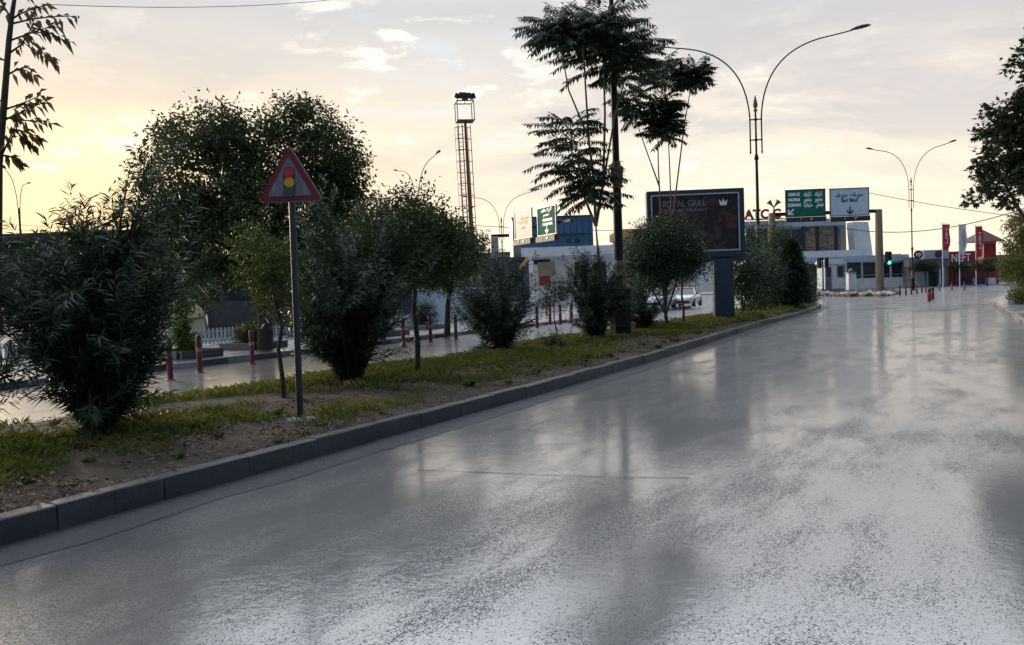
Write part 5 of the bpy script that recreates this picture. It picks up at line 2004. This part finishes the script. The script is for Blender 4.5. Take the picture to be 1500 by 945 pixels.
tk = [np.array([0, 0, -0.1]), lw(-4, 420), lw(-2, 240), lw(6, 150), lw(13, 60), lw(17, 25), lw(24, -20), lw(30, -70)]
tr.tube([tuple(v) for v in tk], [0.055, 0.052, 0.044, 0.038, 0.032, 0.027, 0.02, 0.012], 9)
brs = []
for (x0, y0, x1, y1, x2, y2, dy) in [(17, 28, 40, 12, 68, 8, 0.1), (17, 28, 2, 5, -14, -30, 0), (16, 35, 60, 22, 112, 24, -0.2), (14, 78, 40, 65, 50, 30, 0.1), (46, 40, 70, 45, 100, 62, 0.1), (40, 55, 60, 75, 78, 92, -0.1), (10, 110, 30, 95, 48, 108, 0.15),
                                     (4, 225, 16, 200, 24, 178, 0), (8, 175, 30, 165, 68, 148, 0.1), (6, 172, 35, 178, 72, 178, -0.1), (20, 190, 40, 192, 58, 202, 0.2), (4, 228, 15, 226, 30, 238, 0), (20, 190, 38, 205, 48, 214, 0.1),
                                     (12, 90, -10, 80, -40, 85, 0), (8, 150, -15, 140, -45, 150, 0.1), (20, 0, 50, -20, 95, -30, 0), (22, -10, -10, -40, -50, -45, 0.2), (4, 235, -20, 230, -50, 240, 0.1), (13, 60, 45, 48, 82, 36, 0.3), (8, 160, 34, 152, 58, 140, 0.2)]:
    P = curve(lw(x0, y0), lw(x1, y1, dy * 0.5), lw(x2, y2, dy), 10)
    tr.tube([tuple(v) for v in P[::3]], [0.014, 0.01, 0.007, 0.004], 5, cap=False)
    tan = unit(np.gradient(P, axis=0))
    for i in range(2, 10):
        for sg in (-1, 1):
            d = tan[i] * 0.7 + np.array([0, RNG.uniform(-1, 1) * 0.5, -0.45]) + np.array([0, 0, 1]) * sg * 0.6 + RNG.normal(size=3) * 0.2
            pp = P[i] + RNG.normal(size=3) * 0.015
            lv.kites(pp[None], d[None], rvec(1) * 0.5 + np.array([[0, -0.8, 0.3]]), RNG.uniform(0.09, 0.155), RNG.uniform(0.04, 0.06), 0.18, 0.25)
lv.build('crown', MT['leaf_brownish'], root)
tr.build('trunk', MT['bark'], root)

# right edge trees
p = W(1545, 440, 22.5)
k = 22.5 / F
clump_tree('lobed_leaf_tree', (p.x, 22.5, 0.12), [tuple(v * k for v in l) for l in [(-80, 0, 222, 52, 60, 34), (-60, 0.2, 278, 56, 60, 44), (-78, 0, 318, 36, 40, 24), (-34, 0, 365, 28, 40, 46), (4, 0.2, 278, 92, 90, 84), (20, 0, 400, 60, 60, 60)]],
           'dark tree with lobed leaves reaching in from the right edge', 'tree', None, 300, 36, 0.34, (0.15, 0.05), 'leaf_plane', 0.12, 2.4, 'bark', palmate=True, limbs=30, shell=0.35)
for (x, Y, lobes, lab, m) in [(1516, 46, [(-4, 0, 70, 40, 40, 42), (2, 0, 112, 34, 36, 34), (-22, 0, 40, 22, 25, 28)], 'olive yellow tree on the right pavement near the junction', 'leaf_olive'),
                              (1514, 66, [(0, 0, 48, 30, 36, 44), (-22, 0, 30, 20, 24, 26)], 'darker tree behind the olive yellow one at the right edge', 'leaf_big')]:
    p = W(x, 430, Y)
    k = Y / F
    clump_tree('pavement_tree', (p.x, Y, 0.12), [tuple(v * k for v in l) for l in lobes], lab, 'tree', 'trees on the right pavement', 170, 80, 0.4, (0.17, 0.07), m, 0.14, 1.2, 'bark', shell=0.25)
p = W(1496, 440, 44)
clump_tree('low_shrub', (p.x, 44, 0.12), [(0, 0, 0.4, 0.6, 0.6, 0.5)], 'low green shrub on the right pavement corner', 'shrub', None, 40, 60, 0.3, (0.12, 0.05), 'leaf_olive', 0.04, 0.2, 'bark', shell=0.2)
# umbrella tree at the filling station and hedging by the restaurant
for (x, Y, lobes, lab, th) in [(1446, 132, [(0, 0, 30, 20, 18, 9), (-8, 0, 27, 14, 14, 7), (10, 0, 28, 14, 14, 8)], 'clipped umbrella shaped tree in front of the red filling station', 2.2),
                               (1496, 125, [(0, 0, 25, 28, 22, 24), (-14, 0, 14, 18, 16, 14)], 'dark tree right of the filling station', 0.8),
                               (1356, 140, [(0, 0, 30, 14, 10, 5)], 'small green creeper tree on the shop canopy edge', 2.8),
                               (1405, 139, [(0, 0, 27, 12, 10, 6)], 'small leafy tree under the station fascia', 2.4),
                               (1195, 118, [(0, 0, 22, 20, 18, 20), (-18, 0, 26, 16, 16, 18)], 'dark shrub left of the guard booth', 0.5)]:
    p = W(x, 424, Y)
    k = Y / F
    clump_tree('trimmed_tree', (p.x, Y, 0.12), [tuple(v * k for v in l) for l in lobes], lab, 'tree', 'planting at the far shops', 70, 60, 0.55, (0.26, 0.12), 'leaf_big', 0.12, th, 'bark', shell=0.3)
# white stones on the island
g = 'white stones edging the traffic island'
st0 = None
for i in range(16):
    x = 1206 + i * 6.8 + random.uniform(-1.5, 1.5)
    p = G(x, 431.2 + random.uniform(-0.5, 0.5), 0.24)
    if st0 is None:
        b = MB()
        vs = []
        prof = [(0.12, -0.05), (0.3, 0.05), (0.33, 0.16), (0.24, 0.3), (0.08, 0.36)]
        b.lathe(prof, 9, 0, (0, 0, 0), False)
        for j, v in enumerate(b.v):
            kk_ = 1 + 0.3 * mnoise.noise((v[0] * 5, v[1] * 5, v[2] * 5))
            b.v[j] = (v[0] * kk_ * 1.2, v[1] * kk_, v[2] * kk_)
        st0 = b.build('edging_stone', MT['rock'])
        o = st0
    else:
        o = st0.copy(); COL.objects.link(o)
    o.location = p
    o.rotation_euler = (0, 0, random.uniform(0, 6))
    s_ = random.uniform(0.6, 1.1)
    o.scale = (s_, s_, s_ * 0.9)
    tag(o, 'rough white stone in the row along the planted traffic island below the guard booth', 'stone', g)

# ================================================================== OVERHEAD WIRES
def wire(pts, r, lab, sag=0.0):
    """cable between two photograph positions given with their own depths"""
    a, b = W(*pts[0]), W(*pts[1])
    P = []
    for i in range(25):
        u = i / 24
        q = a.lerp(b, u)
        q.z -= sag * 4 * u * (1 - u)
        P.append(q)
    o0 = P[0]
    mb = MB(); mb.tube([tuple(q - o0) for q in P], r, 5)
    o = mb.build('overhead_cable', MT['wire'])
    o.location = o0
    tag(o, lab, 'cable', 'overhead cables')


wire(((60, 6, 40), (560, -10, 62)), 0.018, 'thin cable crossing the upper left sky', 0.5)
wire(((1240, 335, 150), (1510, 302, 120)), 0.07, 'cable sagging above the red banner flags', 1.9)
wire(((1270, 282, 140), (1620, 330, 120)), 0.05, 'upper cable falling to the right behind the far lamp post', 0.6)
wire(((-40, 325, 130), (215, 338, 140)), 0.04, 'cable low over the long dark building', 0.2)
wire(((-40, 332, 130), (215, 345, 140)), 0.04, 'second cable just under the one over the long dark building', 0.2)
wire(((690, 330, 140), (1180, 325, 150)), 0.05, 'cable behind the feathery tree and the billboard top', 1.2)

# ================================================================== LIGHT
SUN_AZ, SUN_EL = R(-40), R(7)
sdir = Vector((math.sin(SUN_AZ) * math.cos(SUN_EL), math.cos(SUN_AZ) * math.cos(SUN_EL), math.sin(SUN_EL)))
sd = bpy.data.lights.new('sun', 'SUN')
sd.energy = 1.4
sd.angle = R(12)
sd.color = (1.0, 0.82, 0.58)
so = bpy.data.objects.new('sun', sd)
COL.objects.link(so)
so.rotation_euler = sdir.to_track_quat('Z', 'Y').to_euler()
so.location = (0, 0, 50)

world = bpy.data.worlds.new('World')
scene.world = world
world.use_nodes = True
nt = world.node_tree
L = nt.links
bg = nt.nodes['Background']
BG = 0.1
bg.inputs['Strength'].default_value = BG
sky = N(nt, 'ShaderNodeTexSky')
sky.sky_type = 'NISHITA'
sky.sun_disc = False
sky.sun_elevation = SUN_EL
sky.sun_rotation = SUN_AZ
sky.air_density = 1.3
sky.dust_density = 2.0
tc = N(nt, 'ShaderNodeTexCoord')
D = tc.outputs['Generated']
sep = N(nt, 'ShaderNodeSeparateXYZ')
L.new(D, sep.inputs['Vector'])


def math_(op, a, b=None, clamp=False):
    n = N(nt, 'ShaderNodeMath', operation=op)
    n.use_clamp = clamp
    for i, v in enumerate((a, b)):
        if v is None: continue
        if isinstance(v, (int, float)): n.inputs[i].default_value = v
        else: L.new(v, n.inputs[i])
    return n.outputs[0]


def mapr(v, a, b, c, d, smooth=True):
    n = N(nt, 'ShaderNodeMapRange', interpolation_type='SMOOTHSTEP' if smooth else 'LINEAR')
    L.new(v, n.inputs['Value'])
    for k_, q_ in zip(('From Min', 'From Max', 'To Min', 'To Max'), (a, b, c, d)):
        n.inputs[k_].default_value = q_
    return n.outputs['Result']


def mixc(f, a, b, mode='MIX'):
    n = N(nt, 'ShaderNodeMixRGB', blend_type=mode)
    for key, v in (('Fac', f), ('Color1', a), ('Color2', b)):
        if isinstance(v, (int, float)): n.inputs[key].default_value = v
        elif isinstance(v, tuple): n.inputs[key].default_value = (*v, 1)
        else: L.new(v, n.inputs[key])
    return n.outputs['Color']


z = math_('MAXIMUM', sep.outputs['Z'], 0.0)
dot = N(nt, 'ShaderNodeVectorMath', operation='DOT_PRODUCT')
L.new(D, dot.inputs[0])
dot.inputs[1].default_value = (math.sin(SUN_AZ), math.cos(SUN_AZ), 0.05)
c = dot.outputs['Value']
# cloud deck: high thin overcast, cream low down, grey above
r = ramp(nt, [(0.0, (0.58, 0.505, 0.395)), (0.10, (0.56, 0.485, 0.385)), (0.19, (0.50, 0.44, 0.378)), (0.32, (0.345, 0.343, 0.348)), (0.42, (0.46, 0.475, 0.51)), (0.62, (0.85, 0.89, 0.95)), (1.0, (1.3, 1.37, 1.48))])
L.new(z, r.inputs['Fac'])
col = r.outputs['Color']
# cloud coordinates on a plane overhead
dv = N(nt, 'ShaderNodeVectorMath', operation='SCALE')
L.new(D, dv.inputs[0])
L.new(math_('DIVIDE', 1.0, math_('ADD', z, 0.16)), dv.inputs['Scale'])
SKY1 = (7.4, 3.8, 4.6)
SKY2 = (4.2, 10.6, 0)
n1 = noise_tex(nt, 0.95, 7, 0.60, dv.outputs['Vector'], (1.0, 1.5, 1.0))
n1.inputs['Vector'].links[0].from_node.inputs['Location'].default_value = SKY1
n1.inputs['Distortion'].default_value = 0.5
n2 = noise_tex(nt, 4.6, 9, 0.62, dv.outputs['Vector'], (1, 1.2, 1))
n2.inputs['Distortion'].default_value = 0.3
n2.inputs['Vector'].links[0].from_node.inputs['Location'].default_value = SKY2
# grey cloud bodies
body = mapr(n1.outputs['Fac'], 0.44, 0.62, 0.0, 1.0)
body = math_('MULTIPLY', math_('MULTIPLY', body, mapr(z, 0.05, 0.2, 0.0, 1.0)), mapr(z, 0.32, 0.42, 1.0, 0.25))
col = mixc(math_('MULTIPLY', body, 0.7), col, (0.315, 0.31, 0.318))
# paler ragged rims and small bright puffs
puff = mapr(n2.outputs['Fac'], 0.53, 0.64, 0.0, 1.0)
puff = math_('MULTIPLY', puff, mapr(n1.outputs['Fac'], 0.40, 0.54, 1.0, 0.12))
puff = math_('MULTIPLY', puff, mapr(z, 0.03, 0.12, 0.15, 1.0))
# blue gaps of clear sky behind
gap = mapr(n1.outputs['Fac'], 0.30, 0.44, 1.0, 0.0)
gap = math_('MULTIPLY', gap, mapr(z, 0.10, 0.26, 0.0, 0.75))
col = mixc(math_('MULTIPLY', gap, mapr(z, 0.33, 0.42, 1.0, 0.0)), col, (0.42, 0.51, 0.60))
# glow around the hidden sun
gl = math_('MULTIPLY', mapr(c, 0.72, 1.02, 0.0, 1.0), mapr(z, 0.04, 0.34, 1.0, 0.0))
col = mixc(math_('MULTIPLY', gl, 0.85), col, (0.64, 0.48, 0.25))
col = mixc(math_('MULTIPLY', puff, 0.6), col, (0.70, 0.66, 0.57))
# the eastern half of the sky is darker and bluer
back = mapr(c, -0.3, 0.4, 0.0, 1.0)
east = mixc(1.0, col, (0.13, 0.185, 0.27), 'MULTIPLY')
col = mixc(back, east, col)
cl = mixc(1.0, col, (1 / BG, 1 / BG, 1 / BG), 'MULTIPLY')
cl = mixc(0.035, cl, sky.outputs['Color'])
L.new(cl, bg.inputs['Color'])

# ================================================================== OUTPUT SETTINGS
vs_ = scene.view_settings
vs_.view_transform = 'Standard'
vs_.look = 'None'
vs_.exposure = 1.06
vs_.gamma = 1.0
vs_.use_curve_mapping = False
scene.render.engine = 'CYCLES'
scene.cycles.use_denoising = True
scene.cycles.max_bounces = 6
scene.cycles.diffuse_bounces = 2
scene.cycles.glossy_bounces = 3
scene.cycles.transmission_bounces = 3
scene.cycles.transparent_max_bounces = 4
scene.cycles.sample_clamp_indirect = 6
